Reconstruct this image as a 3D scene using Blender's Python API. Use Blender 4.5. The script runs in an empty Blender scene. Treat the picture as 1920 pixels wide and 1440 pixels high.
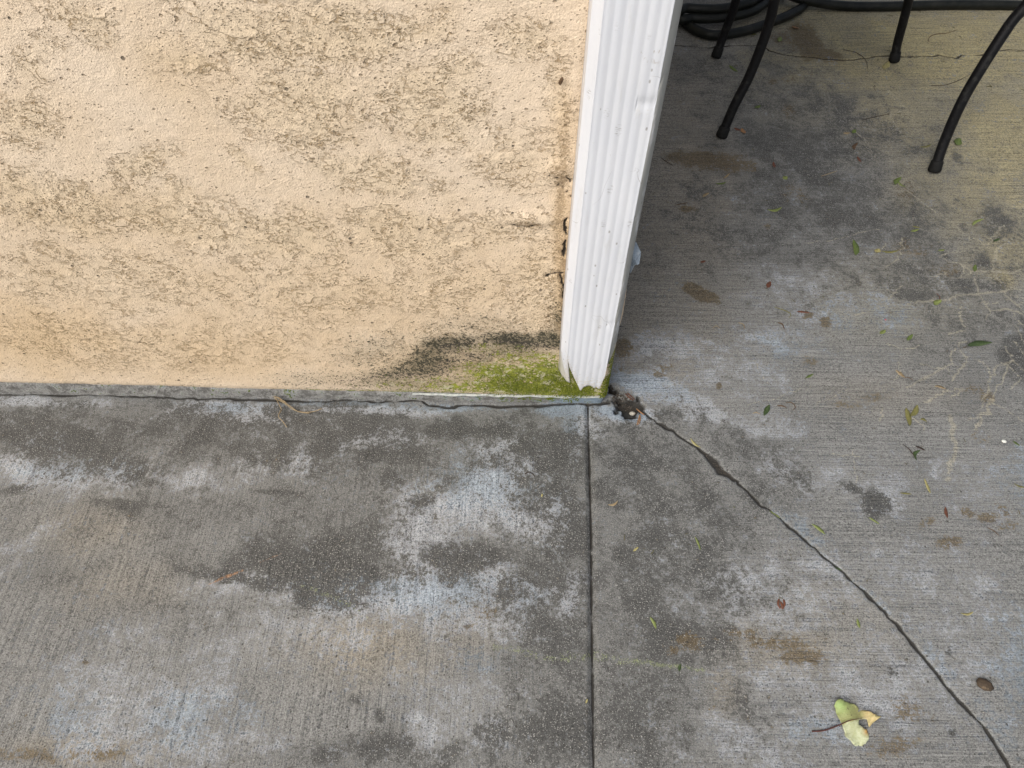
import bpy, math, random
import numpy as np
from mathutils import Vector, Matrix
R = math.radians
sc = bpy.context.scene

# ------------------------------------------------------------------ camera
F = 1300.0                      # focal length in photo pixels (1920 wide)
A = math.atan(900 / F)          # angle of the view axis from straight down
YAW = R(-1.2)
fw = np.array([math.sin(YAW)*math.sin(A), math.cos(YAW)*math.sin(A), -math.cos(A)])
rt = np.array([math.cos(YAW), -math.sin(YAW), 0.0])
up = np.cross(rt, fw)
CH = 1.1
def ray(x, y): return fw*F + rt*(x-960) - up*(y-720)
_d = ray(1103, 757)
CAM = -_d*(CH/-_d[2]); CAM[2] = CH
def onz(x, y, z=0.0):
    d = ray(x, y); return CAM + d*((z-CAM[2])/d[2])
def ony(x, y, Y=0.0):
    d = ray(x, y); return CAM + d*((Y-CAM[1])/d[1])
cam_d = bpy.data.cameras.new('camera'); cam = bpy.data.objects.new('camera', cam_d)
sc.collection.objects.link(cam); sc.camera = cam
cam_d.sensor_width = 36; cam_d.lens = F/1920*36; cam_d.clip_start = .02; cam_d.clip_end = 500
m = Matrix(((rt[0], up[0], -fw[0], CAM[0]), (rt[1], up[1], -fw[1], CAM[1]), (rt[2], up[2], -fw[2], CAM[2]), (0, 0, 0, 1)))
cam.matrix_world = m

# ------------------------------------------------------------------ light
SUN_EL, SUN_AZ = R(48), R(219)       # azimuth clockwise from +y
w = bpy.data.worlds.new("World"); sc.world = w; w.use_nodes = True
nt = w.node_tree
sky = nt.nodes.new('ShaderNodeTexSky'); sky.sky_type = 'NISHITA'; sky.sun_disc = False
sky.sun_elevation = SUN_EL; sky.sun_rotation = SUN_AZ
sky.air_density = 1.0; sky.dust_density = 5.0; sky.ozone_density = 1.0
hs = nt.nodes.new('ShaderNodeHueSaturation'); hs.inputs['Saturation'].default_value = .5      # thin overcast
nt.links.new(sky.outputs[0], hs.inputs['Color']); nt.links.new(hs.outputs[0], nt.nodes['Background'].inputs[0])
nt.nodes['Background'].inputs[1].default_value = 0.105
sl = bpy.data.lights.new('sun', 'SUN'); so = bpy.data.objects.new('sun', sl); sc.collection.objects.link(so)
sl.energy = 1.9; sl.angle = R(42); sl.color = (1, .965, .91)
sd = Vector((math.sin(SUN_AZ)*math.cos(SUN_EL), math.cos(SUN_AZ)*math.cos(SUN_EL), math.sin(SUN_EL)))
so.rotation_euler = sd.to_track_quat('Z', 'Y').to_euler(); so.location = (0, 0, 5)
sc.view_settings.view_transform = 'Standard'; sc.view_settings.look = 'None'
sc.view_settings.gamma = 1; sc.view_settings.exposure = 0.22

# ------------------------------------------------------------------ numpy noise
rng = np.random.default_rng(7)
TB = rng.random((512, 512)).astype(np.float32)
def vnoise(x, y):
    xi = np.floor(x).astype(np.int64); yi = np.floor(y).astype(np.int64)
    fx = (x-xi); fy = (y-yi); fx = fx*fx*(3-2*fx); fy = fy*fy*(3-2*fy)
    x0 = xi & 511; x1 = (xi+1) & 511; y0 = yi & 511; y1 = (yi+1) & 511
    return (TB[x0, y0]*(1-fx)+TB[x1, y0]*fx)*(1-fy)+(TB[x0, y1]*(1-fx)+TB[x1, y1]*fx)*fy
def fbm(x, y, s, octs=4, seed=0):
    t = 0; a = 1; n = 0
    for k in range(octs):
        t = t+a*vnoise(x*s+17.3*seed+k*31.7, y*s+9.1*seed+k*53.1); n += a; a *= .5; s *= 2.03
    return t/n
def sst(a, b, v):
    t = np.clip((v-a)/(b-a), 0, 1); return t*t*(3-2*t)

# ------------------------------------------------------------------ object helpers
def link(o, parent=None):
    sc.collection.objects.link(o)
    if parent: o.parent = parent
    return o
def tag(o, label=None, cat=None, group=None, kind=None):
    if label: o['label'] = label
    if cat: o['category'] = cat
    if group: o['group'] = group
    if kind: o['kind'] = kind
    return o
def mesh_obj(name, V, Fc, mat, parent=None, smooth=True, loc=None):
    me = bpy.data.meshes.new(name)
    V = np.asarray(V, dtype=np.float64)
    if loc is not None: V = V-np.asarray(loc)
    me.from_pydata(V.tolist(), [], [tuple(f) for f in Fc]); me.update()
    if mat: me.materials.append(mat)
    if smooth: me.polygons.foreach_set('use_smooth', [True]*len(me.polygons))
    o = bpy.data.objects.new(name, me)
    if loc is not None: o.location = loc
    return link(o, parent)
def grid_obj(name, P, mat, parent=None):
    """P: (ny,nx,3) array"""
    ny, nx = P.shape[:2]
    me = bpy.data.meshes.new(name)
    me.vertices.add(nx*ny); me.vertices.foreach_set('co', P.reshape(-1).astype(np.float32))
    i = (np.arange(ny-1)[:, None]*nx+np.arange(nx-1)[None, :]).reshape(-1)
    q = np.stack([i, i+1, i+1+nx, i+nx], 1).astype(np.int32)
    nf = len(q); me.loops.add(nf*4); me.loops.foreach_set('vertex_index', q.reshape(-1))
    me.polygons.add(nf); me.polygons.foreach_set('loop_start', np.arange(nf, dtype=np.int32)*4)
    me.polygons.foreach_set('use_smooth', np.ones(nf, dtype=bool))
    me.update(calc_edges=True); me.materials.append(mat)
    o = bpy.data.objects.new(name, me); return link(o, parent)
def attr4(o, name, chans):
    n = len(o.data.vertices)
    a = o.data.attributes.new(name, 'FLOAT_COLOR', 'POINT')
    c = np.zeros((n, 4), np.float32)
    for k, ch in enumerate(chans): c[:, k] = np.asarray(ch).reshape(-1)
    a.data.foreach_set('color', c.reshape(-1))
class MB:
    def __init__(s): s.V = []; s.F = []
    def add(s, V, Fc):
        b = len(s.V); s.V += [tuple(v) for v in V]; s.F += [tuple(i+b for i in f) for f in Fc]; return s
    def tube(s, pts, rad, seg=12, cap=True):
        pts = [Vector(p) for p in pts]; n = len(pts)
        rad = [rad]*n if np.isscalar(rad) else rad
        V = []; t0 = (pts[1]-pts[0]).normalized()
        a = t0.orthogonal().normalized()
        for i, p in enumerate(pts):
            t = (pts[min(i+1, n-1)]-pts[max(i-1, 0)]).normalized()
            a = (a-t*a.dot(t)).normalized(); b = t.cross(a)
            for k in range(seg):
                th = 2*math.pi*k/seg; V.append(p+(a*math.cos(th)+b*math.sin(th))*rad[i])
        Fc = [(i*seg+k, i*seg+(k+1) % seg, (i+1)*seg+(k+1) % seg, (i+1)*seg+k) for i in range(n-1) for k in range(seg)]
        if cap: Fc += [tuple(range(seg-1, -1, -1)), tuple(range((n-1)*seg, n*seg))]
        return s.add(V, Fc)
    def box(s, a, b):
        V = [(x, y, z) for z in (a[2], b[2]) for y in (a[1], b[1]) for x in (a[0], b[0])]
        return s.add(V, [(0, 2, 3, 1), (4, 5, 7, 6), (0, 1, 5, 4), (2, 6, 7, 3), (0, 4, 6, 2), (1, 3, 7, 5)])
    def blob(s, c, r, seed=0, rough=.3, n=6):
        rs = random.Random(seed); V = []; Fc = []
        for i in range(n+1):
            ph = math.pi*i/n
            for k in range(8):
                th = k*math.pi/4; q = 1+rough*(rs.random()-.5)
                V.append((c[0]+r[0]*math.sin(ph)*math.cos(th)*q, c[1]+r[1]*math.sin(ph)*math.sin(th)*q, c[2]+r[2]*math.cos(ph)*(q if 0 < i < n else 1)))
        for i in range(n):
            for k in range(8): Fc.append((i*8+k, (i+1)*8+k, (i+1)*8+(k+1) % 8, i*8+(k+1) % 8))
        return s.add(V, Fc)
    def build(s, name, mat, parent=None, smooth=True, loc=None): return mesh_obj(name, s.V, s.F, mat, parent, smooth, loc)
def empty(name, loc):
    o = bpy.data.objects.new(name, None); o.location = loc; o.empty_display_size = .05; return link(o)
def crom(pts, k=8):
    P = [np.array(p, float) for p in pts]; P = [2*P[0]-P[1]]+P+[2*P[-1]-P[-2]]; out = []
    for i in range(1, len(P)-2):
        for j in range(k):
            t = j/k; a, b, c, d = P[i-1], P[i], P[i+1], P[i+2]
            out.append(.5*((2*b)+(-a+c)*t+(2*a-5*b+4*c-d)*t*t+(-a+3*b-3*c+d)*t**3))
    out.append(P[-2]); return out

# ------------------------------------------------------------------ node helpers
class NB:
    def __init__(s, name):
        s.m = bpy.data.materials.new(name); s.m.use_nodes = True; s.t = s.m.node_tree; s.t.nodes.clear()
        s.out = s.t.nodes.new('ShaderNodeOutputMaterial'); s.b = s.t.nodes.new('ShaderNodeBsdfPrincipled')
        s.t.links.new(s.b.outputs[0], s.out.inputs[0]); s.b.inputs['Roughness'].default_value = .85
        s.tc = s.t.nodes.new('ShaderNodeTexCoord').outputs['Object']
    def set(s, inp, v):
        if isinstance(v, bpy.types.NodeSocket): s.t.links.new(v, inp)
        elif isinstance(v, (tuple, list)) and len(v) == 3 and inp.type == 'RGBA': inp.default_value = (*v, 1)
        else: inp.default_value = v
    def M(s, op, a, b=0.0, c=None, clamp=False):
        n = s.t.nodes.new('ShaderNodeMath'); n.operation = op; n.use_clamp = clamp
        s.set(n.inputs[0], a); s.set(n.inputs[1], b)
        if c is not None: s.set(n.inputs[2], c)
        return n.outputs[0]
    def add(s, a, b): return s.M('ADD', a, b)
    def sub(s, a, b): return s.M('SUBTRACT', a, b)
    def mul(s, a, b): return s.M('MULTIPLY', a, b)
    def ss(s, v, a, b, lo=0.0, hi=1.0):
        n = s.t.nodes.new('ShaderNodeMapRange'); n.interpolation_type = 'SMOOTHSTEP'
        s.set(n.inputs[0], v); s.set(n.inputs[1], a); s.set(n.inputs[2], b); n.inputs[3].default_value = lo; n.inputs[4].default_value = hi
        return n.outputs[0]
    def vec(s, sx, sy, sz, rot=0.0, off=(0, 0, 0), src=None):
        n = s.t.nodes.new('ShaderNodeMapping'); n.inputs[1].default_value = off; n.inputs[2].default_value = rot if isinstance(rot, tuple) else (0, 0, rot)
        n.inputs[3].default_value = (sx, sy, sz); s.t.links.new(src or s.tc, n.inputs[0]); return n.outputs[0]
    def noise(s, scale, detail=3, rough=.55, vec=None, dist=0.0):
        n = s.t.nodes.new('ShaderNodeTexNoise'); s.t.links.new(vec or s.tc, n.inputs['Vector'])
        n.inputs['Scale'].default_value = scale; n.inputs['Detail'].default_value = detail
        n.inputs['Roughness'].default_value = rough; n.inputs['Distortion'].default_value = dist; return n.outputs[0]
    def voro(s, scale, vec=None, feat='F1'):
        n = s.t.nodes.new('ShaderNodeTexVoronoi'); n.feature = feat; s.t.links.new(vec or s.tc, n.inputs['Vector'])
        n.inputs['Scale'].default_value = scale; return n.outputs
    def mix(s, f, a, b, mode='MIX'):
        n = s.t.nodes.new('ShaderNodeMix'); n.data_type = 'RGBA'; n.blend_type = mode
        s.set(n.inputs[0], f); s.set(n.inputs[6], a); s.set(n.inputs[7], b); return n.outputs[2]
    def attr(s, name):
        n = s.t.nodes.new('ShaderNodeAttribute'); n.attribute_name = name
        q = s.t.nodes.new('ShaderNodeSeparateColor'); s.t.links.new(n.outputs['Color'], q.inputs[0])
        return q.outputs[0], q.outputs[1], q.outputs[2], n.outputs['Alpha']
    def bump(s, h, dist=.002, strength=1.0):
        n = s.t.nodes.new('ShaderNodeBump'); n.inputs['Distance'].default_value = dist; n.inputs['Strength'].default_value = strength
        s.t.links.new(h, n.inputs['Height']); s.t.links.new(n.outputs[0], s.b.inputs['Normal'])
    def col(s, c): s.set(s.b.inputs['Base Color'], c)
    def rgh(s, v): s.set(s.b.inputs['Roughness'], v)

# ---- broom-finished concrete with stains, painted shade and painted warm light held in mesh attributes
def concrete_mat():
    n = NB('concrete')
    dark, light, brown, blue = n.attr('ma'); crack, vein, slab, trowel = n.attr('mb'); tan, rust, green, warm_lit = n.attr('mc')
    nL = n.noise(1, 2, .6, n.vec(420, 10, 1)); nR = n.noise(1, 2, .6, n.vec(10, 420, 1, off=(3, 5, 0)))
    nLc = n.noise(1, 2, .6, n.vec(150, 4, 1)); nRc = n.noise(1, 2, .6, n.vec(3.5, 170, 1, off=(3, 5, 0)))
    def lerp(a, b, f): return n.add(n.mul(a, n.sub(1.0, f)), n.mul(b, f))
    broom = n.add(n.mul(lerp(nL, nR, slab), .65), n.mul(lerp(nLc, nRc, slab), .35))
    bamp = n.sub(1.0, n.mul(trowel, .85))
    bz = n.mul(n.mul(n.sub(broom, .5), bamp), 1.7)
    def nn(s_, d_, r_, k_, **kw): return n.mul(n.sub(n.noise(s_, d_, r_, **kw), .5), k_)
    g1 = nn(430, 3, .75, 2.6); g2 = nn(170, 3, .7, 2.4)
    mo = nn(20, 9, .72, 2.4, dist=.3); mo2 = nn(6, 5, .6, 2.0); mo3 = nn(70, 6, .75, 2.4)
    pat = n.add(n.add(n.add(n.mul(mo, 1.5), n.mul(mo2, .7)), n.mul(mo3, 1.25)), n.add(n.mul(g2, 1.5), n.add(n.mul(g1, .9), n.mul(bz, 1.1))))
    dm = n.ss(n.add(dark, n.mul(pat, .62)), .38, .66)
    lm = n.ss(n.add(light, n.mul(pat, -.68)), .36, .70)
    bm = n.ss(n.add(brown, n.mul(pat, .38)), .38, .62)
    c = n.mix(n.ss(n.add(mo, n.mul(mo2, .6)), -.45, .45), (.146, .146, .139), (.236, .237, .229))
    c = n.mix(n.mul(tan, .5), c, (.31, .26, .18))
    c = n.mix(n.mul(warm_lit, .75), c, (.38, .32, .15))  # warm light painted into the concrete colour
    c = n.mix(n.mul(lm, .82), c, (.375, .39, .41))
    c = n.mix(n.mul(dm, .92), c, (.056, .056, .053))  # dark stains, plus the shade painted around the chair
    c = n.mix(n.mul(n.ss(n.add(blue, n.mul(pat, -.45)), .25, .75), .42), c, (.27, .355, .44))
    c = n.mix(n.mul(bm, .75), c, (.105, .075, .035))
    c = n.mix(n.mul(.4, n.ss(n.add(rust, n.mul(n.add(mo3, g2), .35)), .45, .9)), c, (.42, .19, .06))
    c = n.mix(n.mul(n.mul(n.ss(green, .02, .35), n.ss(n.add(green, n.mul(n.add(mo3, n.add(g2, g1)), .9)), .50, .9)), .2), c, (.42, .50, .20))
    c = n.mix(n.mul(n.ss(n.add(vein, n.mul(n.add(mo3, g2), .5)), .3, .85), .55), c, (.34, .315, .24))
    # grain: multiply by value
    gr = n.add(n.add(n.mul(g1, 1.3), n.mul(g2, .85)), n.add(n.mul(bz, 1.5), n.mul(mo3, .45)))
    gv = n.M('MAXIMUM', n.add(1.0, gr), .25)
    comb = n.t.nodes.new('ShaderNodeCombineColor')
    for k in range(3): n.t.links.new(gv, comb.inputs[k])
    c = n.mix(1.0, c, comb.outputs[0], 'MULTIPLY')
    # pale sand grains worn through
    sp = n.ss(n.noise(520, 1, .5, n.vec(1, 1, 1, off=(1, 2, 3))), .62, .69)
    c = n.mix(n.mul(sp, n.add(.30, n.mul(dm, .35))), c, (.50, .49, .46))
    # small pores and black specks
    vo = n.voro(95); wn = n.t.nodes.new('ShaderNodeSeparateColor'); n.t.links.new(vo[1], wn.inputs[0])
    dot = n.mul(n.ss(vo[0], .10, .2, 1, 0), n.M('GREATER_THAN', wn.outputs[0], .93))
    vo2 = n.voro(260, n.vec(1, 1, 1, off=(7, 1, 0))); w2 = n.t.nodes.new('ShaderNodeSeparateColor'); n.t.links.new(vo2[1], w2.inputs[0])
    dot2 = n.mul(n.ss(vo2[0], .2, .38, 1, 0), n.M('GREATER_THAN', w2.outputs[0], .86))
    dots = n.M('MAXIMUM', n.mul(dot, .8), n.mul(dot2, .6))
    c = n.mix(dots, c, (.045, .04, .033))
    cr = n.ss(n.add(crack, n.mul(n.add(mo3, g2), .12)), .45, .75)
    c = n.mix(n.mul(cr, .92), c, (.022, .019, .015))
    n.col(c); n.rgh(n.ss(dm, 0, 1, .92, .72))
    h = n.add(n.add(n.mul(bz, .8), n.mul(g1, .4)), n.add(n.mul(g2, .35), n.add(n.mul(cr, -1.8), n.mul(dots, -.8))))
    n.bump(h, .0016, .8)
    return n.m
def stucco_mat():
    n = NB('stucco')
    rough, mild, moss, dirt = n.attr('wa'); fld, lines, warm, cav = n.attr('wb')
    st = n.vec(1, 1, 1)
    g1 = n.mul(n.sub(n.noise(430, 2, .7), .5), 2.4); g2 = n.mul(n.sub(n.noise(180, 3, .7), .5), 2.2)
    w1 = n.sub(n.noise(70, 4, .65), .5); w2 = n.sub(n.noise(300, 2, .6), .5)
    f2 = n.add(fld, n.add(n.mul(w1, .55), n.mul(w2, .25)))
    patch = n.ss(n.noise(42, 3, .6), .47, .62)
    def contour(v, lv, wd): return n.ss(n.M('ABSOLUTE', n.sub(v, lv)), wd*.35, wd, 1, 0)
    e1 = n.mul(n.mul(contour(f2, .5, .04), patch), n.ss(rough, .3, .7, 0, .5))
    # finer lace between trowel strokes, slanted
    lace = n.noise(1, 6, .66, n.vec(19, 19, 27, rot=(0, R(-24), 0)), dist=.1)
    gate = n.mul(n.ss(n.noise(24, 3, .65, n.vec(1, 1, 1, off=(4, 4, 4))), .42, .54), n.ss(rough, .12, .45))
    e2 = n.mul(n.M('MAXIMUM', contour(lace, .53, .019), n.mul(contour(lace, .44, .017), .9)), gate)
    lace2 = n.noise(1, 3, .6, n.vec(120, 120, 170, rot=(0, R(-24), 0), off=(2, 0, 5)), dist=.2)
    e3 = n.mul(n.mul(contour(lace2, .5, .05), n.ss(n.noise(90, 2, .6), .5, .66)), n.ss(rough, .15, .8, .15, 1))
    def dots(sc_, off, lo, hi, keep):
        v = n.voro(1, n.vec(sc_, sc_, sc_*1.35, rot=(0, R(-20), 0), off=off)); q_ = n.t.nodes.new('ShaderNodeSeparateColor'); n.t.links.new(v[1], q_.inputs[0])
        d = n.add(v[0], n.mul(g2, .12)); k_ = n.mul(q_.outputs[1], hi)
        return n.mul(n.ss(d, n.mul(k_, .5), k_, 1, 0), n.M('LESS_THAN', q_.outputs[0], keep))
    dens = n.ss(rough, 0, 1, .36, .66)
    pit = n.M('MAXIMUM', n.mul(dots(300, (0, 0, 0), 0, .5, dens), .75), n.mul(dots(130, (5, 2, 1), 0, .36, n.mul(dens, .6)), 1.0))
    def cell(sc_, off):
        v = n.voro(1, n.vec(sc_, sc_, sc_, off=off)); q_ = n.t.nodes.new('ShaderNodeSeparateColor'); n.t.links.new(v[1], q_.inputs[0]); return q_.outputs[0]
    u1 = n.add(n.mul(cell(420, (1, 1, 1)), .6), n.mul(cell(210, (2, 5, 1)), .4))
    vo = n.voro(70); q = n.t.nodes.new('ShaderNodeSeparateColor'); n.t.links.new(vo[1], q.inputs[0])
    hole = n.mul(n.ss(vo[0], .10, .19, 1, 0), n.M('GREATER_THAN', q.outputs[0], .94))
    c = n.mix(n.ss(n.noise(7, 4, .6), .3, .7), (.79, .63, .465), (.84, .69, .535))
    c = n.mix(n.mul(n.ss(rough, .2, 1), .4), c, (.74, .585, .39))
    c = n.mix(n.mul(warm, .6), c, (.66, .44, .21))
    lo = n.ss(w1, -.25, .25)
    c = n.mix(n.mul(n.ss(n.add(g2, n.mul(g1, .7)), -.6, .1, 1, 0), .16), c, (.52, .40, .25))
    c = n.mix(n.mul(n.M('MAXIMUM', e1, n.mul(e2, .95)), n.ss(n.add(g2, w1), -.25, .25, .36, .78)), c, n.mix(lo, (.48, .30, .13), (.22, .14, .07)))
    c = n.mix(n.mul(e3, .22), c, (.24, .165, .09))
    c = n.mix(n.mul(pit, .60), c, (.22, .145, .08))
    c = n.mix(n.mul(hole, .75), c, (.10, .075, .055))
    pg = n.add(n.mul(g1, .75), n.mul(g2, .65))
    c = n.mix(n.mul(n.ss(n.add(dirt, n.mul(pg, .8)), .3, .75), .6), c, (.25, .16, .085))
    c = n.mix(n.mul(n.ss(n.add(mild, n.mul(pg, .3)), .06, .85), .72), c, (.10, .088, .05))
    c = n.mix(n.mul(n.mul(n.ss(mild, .04, .16), n.ss(n.sub(n.add(n.mul(mild, .80), n.add(n.mul(pg, .55), n.mul(w1, 1.2))), u1), -.10, .22)), .90), c, (.024, .022, .020))
    mg = n.mix(n.ss(n.add(n.mul(pg, .6), n.mul(w1, 2.2)), -.5, .5), (.085, .115, .008), (.32, .34, .035))
    c = n.mix(n.mul(n.ss(n.add(moss, n.mul(pg, .2)), .05, .5), .5), c, n.mix(.5, c, (.22, .20, .02)))
    mm = n.ss(n.mul(n.ss(moss, .05, .2), n.sub(n.add(n.mul(moss, 1.0), n.mul(w1, 1.9)), u1)), -.03, .2)
    c = n.mix(n.mul(mm, .96), c, mg)
    flk = n.mul(n.M('MAXIMUM', n.ss(n.noise(330, 2, .6, n.vec(1, 1, 1, off=(9, 0, 0))), .64, .68), n.mul(contour(lace, .47, .05), n.ss(n.noise(50, 2, .6, n.vec(1, 1, 1, off=(1, 8, 0))), .50, .6))), n.ss(moss, .1, .5))
    c = n.mix(n.mul(flk, .8), c, (.58, .53, .37))
    c = n.mix(n.ss(n.add(cav, n.mul(g2, .25)), .4, .7), c, (.03, .022, .015))
    n.col(c); n.rgh(.93)
    h = n.add(n.add(n.mul(g1, .30), n.mul(g2, .36)), n.mul(n.ss(lace, .50, .55), n.mul(gate, .55)))
    h = n.add(h, n.add(n.mul(pit, -1.0), n.add(n.mul(hole, -2.0), n.add(n.mul(e3, -.6), n.mul(n.M('MAXIMUM', e1, e2), -.7)))))
    n.bump(h, .0021, .85)
    return n.m
def footing_mat():
    n = NB('footing_mortar')
    blue, moss, _, _ = n.attr('fa')
    g = n.mul(n.sub(n.noise(300, 4, .7), .5), 2.5); mo = n.mul(n.sub(n.noise(38, 7, .75), .5), 4.5)
    c = n.mix(n.ss(n.add(mo, n.mul(g, .9)), -.6, .6), (.19, .185, .17), (.52, .51, .49))
    c = n.mix(n.mul(n.ss(n.add(blue, mo), .25, .7), .75), c, (.27, .37, .47))
    c = n.mix(n.ss(n.add(moss, n.add(mo, g)), .4, .6), c, (.14, .18, .015))
    c = n.mix(n.mul(n.ss(g, .3, .6), .6), c, (.09, .085, .07))
    n.col(c); n.bump(n.add(g, mo), .003, .9); n.rgh(.95); return n.m
def spout_mat():
    n = NB('white_enamel')
    pz = n.t.nodes.new('ShaderNodeSeparateXYZ'); n.t.links.new(n.tc, pz.inputs[0]); z = pz.outputs[2]
    right, low, mark, _ = n.attr('sa')
    g = n.noise(1, 4, .7, n.vec(60, 60, 14)); g2 = n.noise(240, 3, .7); gs = n.noise(1, 3, .6, n.vec(300, 300, 40))
    c = n.mix(n.ss(g, .35, .7), (.74, .755, .79), (.70, .72, .765))
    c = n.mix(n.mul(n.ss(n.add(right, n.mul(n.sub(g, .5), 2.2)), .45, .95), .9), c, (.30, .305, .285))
    c = n.mix(n.mul(n.ss(n.add(low, n.mul(n.sub(g2, .5), 2.2)), .35, .9), .55), c, (.56, .50, .39))
    c = n.mix(n.mul(n.ss(n.noise(1, 5, .7, n.vec(45, 45, 9, off=(6, 2, 1))), .54, .70), .35), c, (.56, .55, .52))
    # scuffs: short horizontal-ish dark scratches
    v = n.voro(1, n.vec(60, 60, 34)); q = n.t.nodes.new('ShaderNodeSeparateColor'); n.t.links.new(v[1], q.inputs[0])
    sc1 = n.mul(n.M('GREATER_THAN', q.outputs[0], .82), n.mul(n.ss(v[0], .16, .32, 1, 0), n.ss(n.noise(1, 3, .7, n.vec(120, 120, 900)), .53, .62)))
    v2 = n.voro(1, n.vec(170, 170, 90, off=(3, 3, 3))); q2 = n.t.nodes.new('ShaderNodeSeparateColor'); n.t.links.new(v2[1], q2.inputs[0])
    sc2 = n.mul(n.M('GREATER_THAN', q2.outputs[0], .955), n.ss(v2[0], .14, .26, 1, 0))
    hair = n.mul(n.ss(n.M('ABSOLUTE', n.sub(n.noise(9, 2, .5, dist=1.2), .5)), .0, .0022, 1, 0), n.ss(n.noise(14, 1, .5, n.vec(1, 1, 1, off=(5, 0, 0))), .60, .66))
    sk = n.M('MAXIMUM', n.mul(sc1, .7), n.M('MAXIMUM', n.mul(sc2, .65), n.mul(hair, .6)))
    c = n.mix(sk, c, (.27, .25, .22)); c = n.mix(n.mul(n.ss(n.add(mark, n.mul(n.sub(g2, .5), 1.6)), .35, .9), .55), c, (.40, .36, .30))
    n.col(c); n.rgh(n.add(.42, n.mul(sk, .4))); n.bump(n.add(n.mul(g, .5), n.add(n.mul(sk, -.6), n.mul(g2, .12))), .0006, .6); return n.m
def simple_mat(name, c1, c2=None, rough=.7, scale=200, bumpd=.0005, c3=None):
    n = NB(name); c2 = c2 or tuple(v*.7 for v in c1)
    g = n.noise(scale, 4, .65); c = n.mix(n.ss(g, .35, .65), c1, c2)
    if c3: c = n.mix(n.ss(n.noise(scale*.35, 3, .6, n.vec(1, 1, 1, off=(4, 7, 2))), .55, .68), c, c3)
    n.col(c); n.rgh(rough); n.bump(g, bumpd, .7)
    if max(c1) < .02: n.b.inputs['Specular IOR Level'].default_value = .25
    return n.m
MC = concrete_mat(); MS = stucco_mat(); MF = footing_mat(); MW = spout_mat()

# ------------------------------------------------------------------ painting helpers on planes
def jac(fn, x, y, ax):
    p = fn(x, y); a = (fn(x+1, y)-p)[ax]; b = (fn(x, y+1)-p)[ax]
    return p[ax], np.linalg.inv(np.array([a, b]).T)
def blobs(X, Y, lst, fn=onz, ax=[0, 1], wamp=.35, soft=1.0):
    out = np.zeros_like(X); wx = (fbm(X, Y, 18, 5, 3)-.5)*wamp*4; wy = (fbm(X, Y, 18, 5, 8)-.5)*wamp*4
    for b in lst:
        cx, cy, rx, ry = b[:4]; an = R(b[4]) if len(b) > 4 else 0; s = b[5] if len(b) > 5 else 1
        c, J = jac(fn, cx, cy, ax)
        dx = X-c[0]; dy = Y-c[1]
        u = J[0, 0]*dx+J[0, 1]*dy; v = J[1, 0]*dx+J[1, 1]*dy
        uu = (u*math.cos(an)+v*math.sin(an))/rx; vv = (-u*math.sin(an)+v*math.cos(an))/ry
        d2 = (uu+wx)**2+(vv+wy)**2
        out = np.maximum(out, s*np.exp(-np.minimum(d2, 30)**(1.0+.35*soft)*.8)) if soft >= 0 else out
    return out
def polydist(X, Y, pts, rad, wid):
    """1 at the centre line, 0 at distance = width; wid per point (metres half width)"""
    out = np.zeros_like(X)
    xs = X[0]; ys = Y[:, 0]
    for (a, b, wa, wb) in zip(pts[:-1], pts[1:], wid[:-1], wid[1:]):
        lo = np.minimum(a, b)-rad; hi = np.maximum(a, b)+rad
        i0, i1 = np.searchsorted(xs, [lo[0], hi[0]]); j0, j1 = np.searchsorted(ys, [lo[1], hi[1]])
        if i1 <= i0 or j1 <= j0: continue
        x = X[j0:j1, i0:i1]; y = Y[j0:j1, i0:i1]; d = b-a; L = max(d@d, 1e-12)
        t = np.clip(((x-a[0])*d[0]+(y-a[1])*d[1])/L, 0, 1)
        dist = np.hypot(x-a[0]-t*d[0], y-a[1]-t*d[1]); ww = wa+(wb-wa)*t
        v = np.clip(1-dist/(2*ww), 0, 1)             # .5 at the edge
        out[j0:j1, i0:i1] = np.maximum(out[j0:j1, i0:i1], v)
    return out
def wpts(px, fn=onz, ax=[0, 1], jit=0.0, sub=1, seed=1):
    P = [fn(p[0], p[1])[ax] for p in px]; wd = [p[2] for p in px] if len(px[0]) > 2 else None
    rs = np.random.default_rng(seed); Q = []; W = []
    for i in range(len(P)-1):
        for k in range(sub):
            t = k/sub; q = P[i]*(1-t)+P[i+1]*t
            if k or i: q = q+rs.normal(0, jit, 2)
            Q.append(q); W.append((wd[i]*(1-t)+wd[i+1]*t)*(1+rs.normal(0, .25) if jit else 1) if wd else 0)
    Q.append(P[-1]); W.append(wd[-1] if wd else 0)
    return Q, [max(v, .0004) for v in W]

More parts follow.
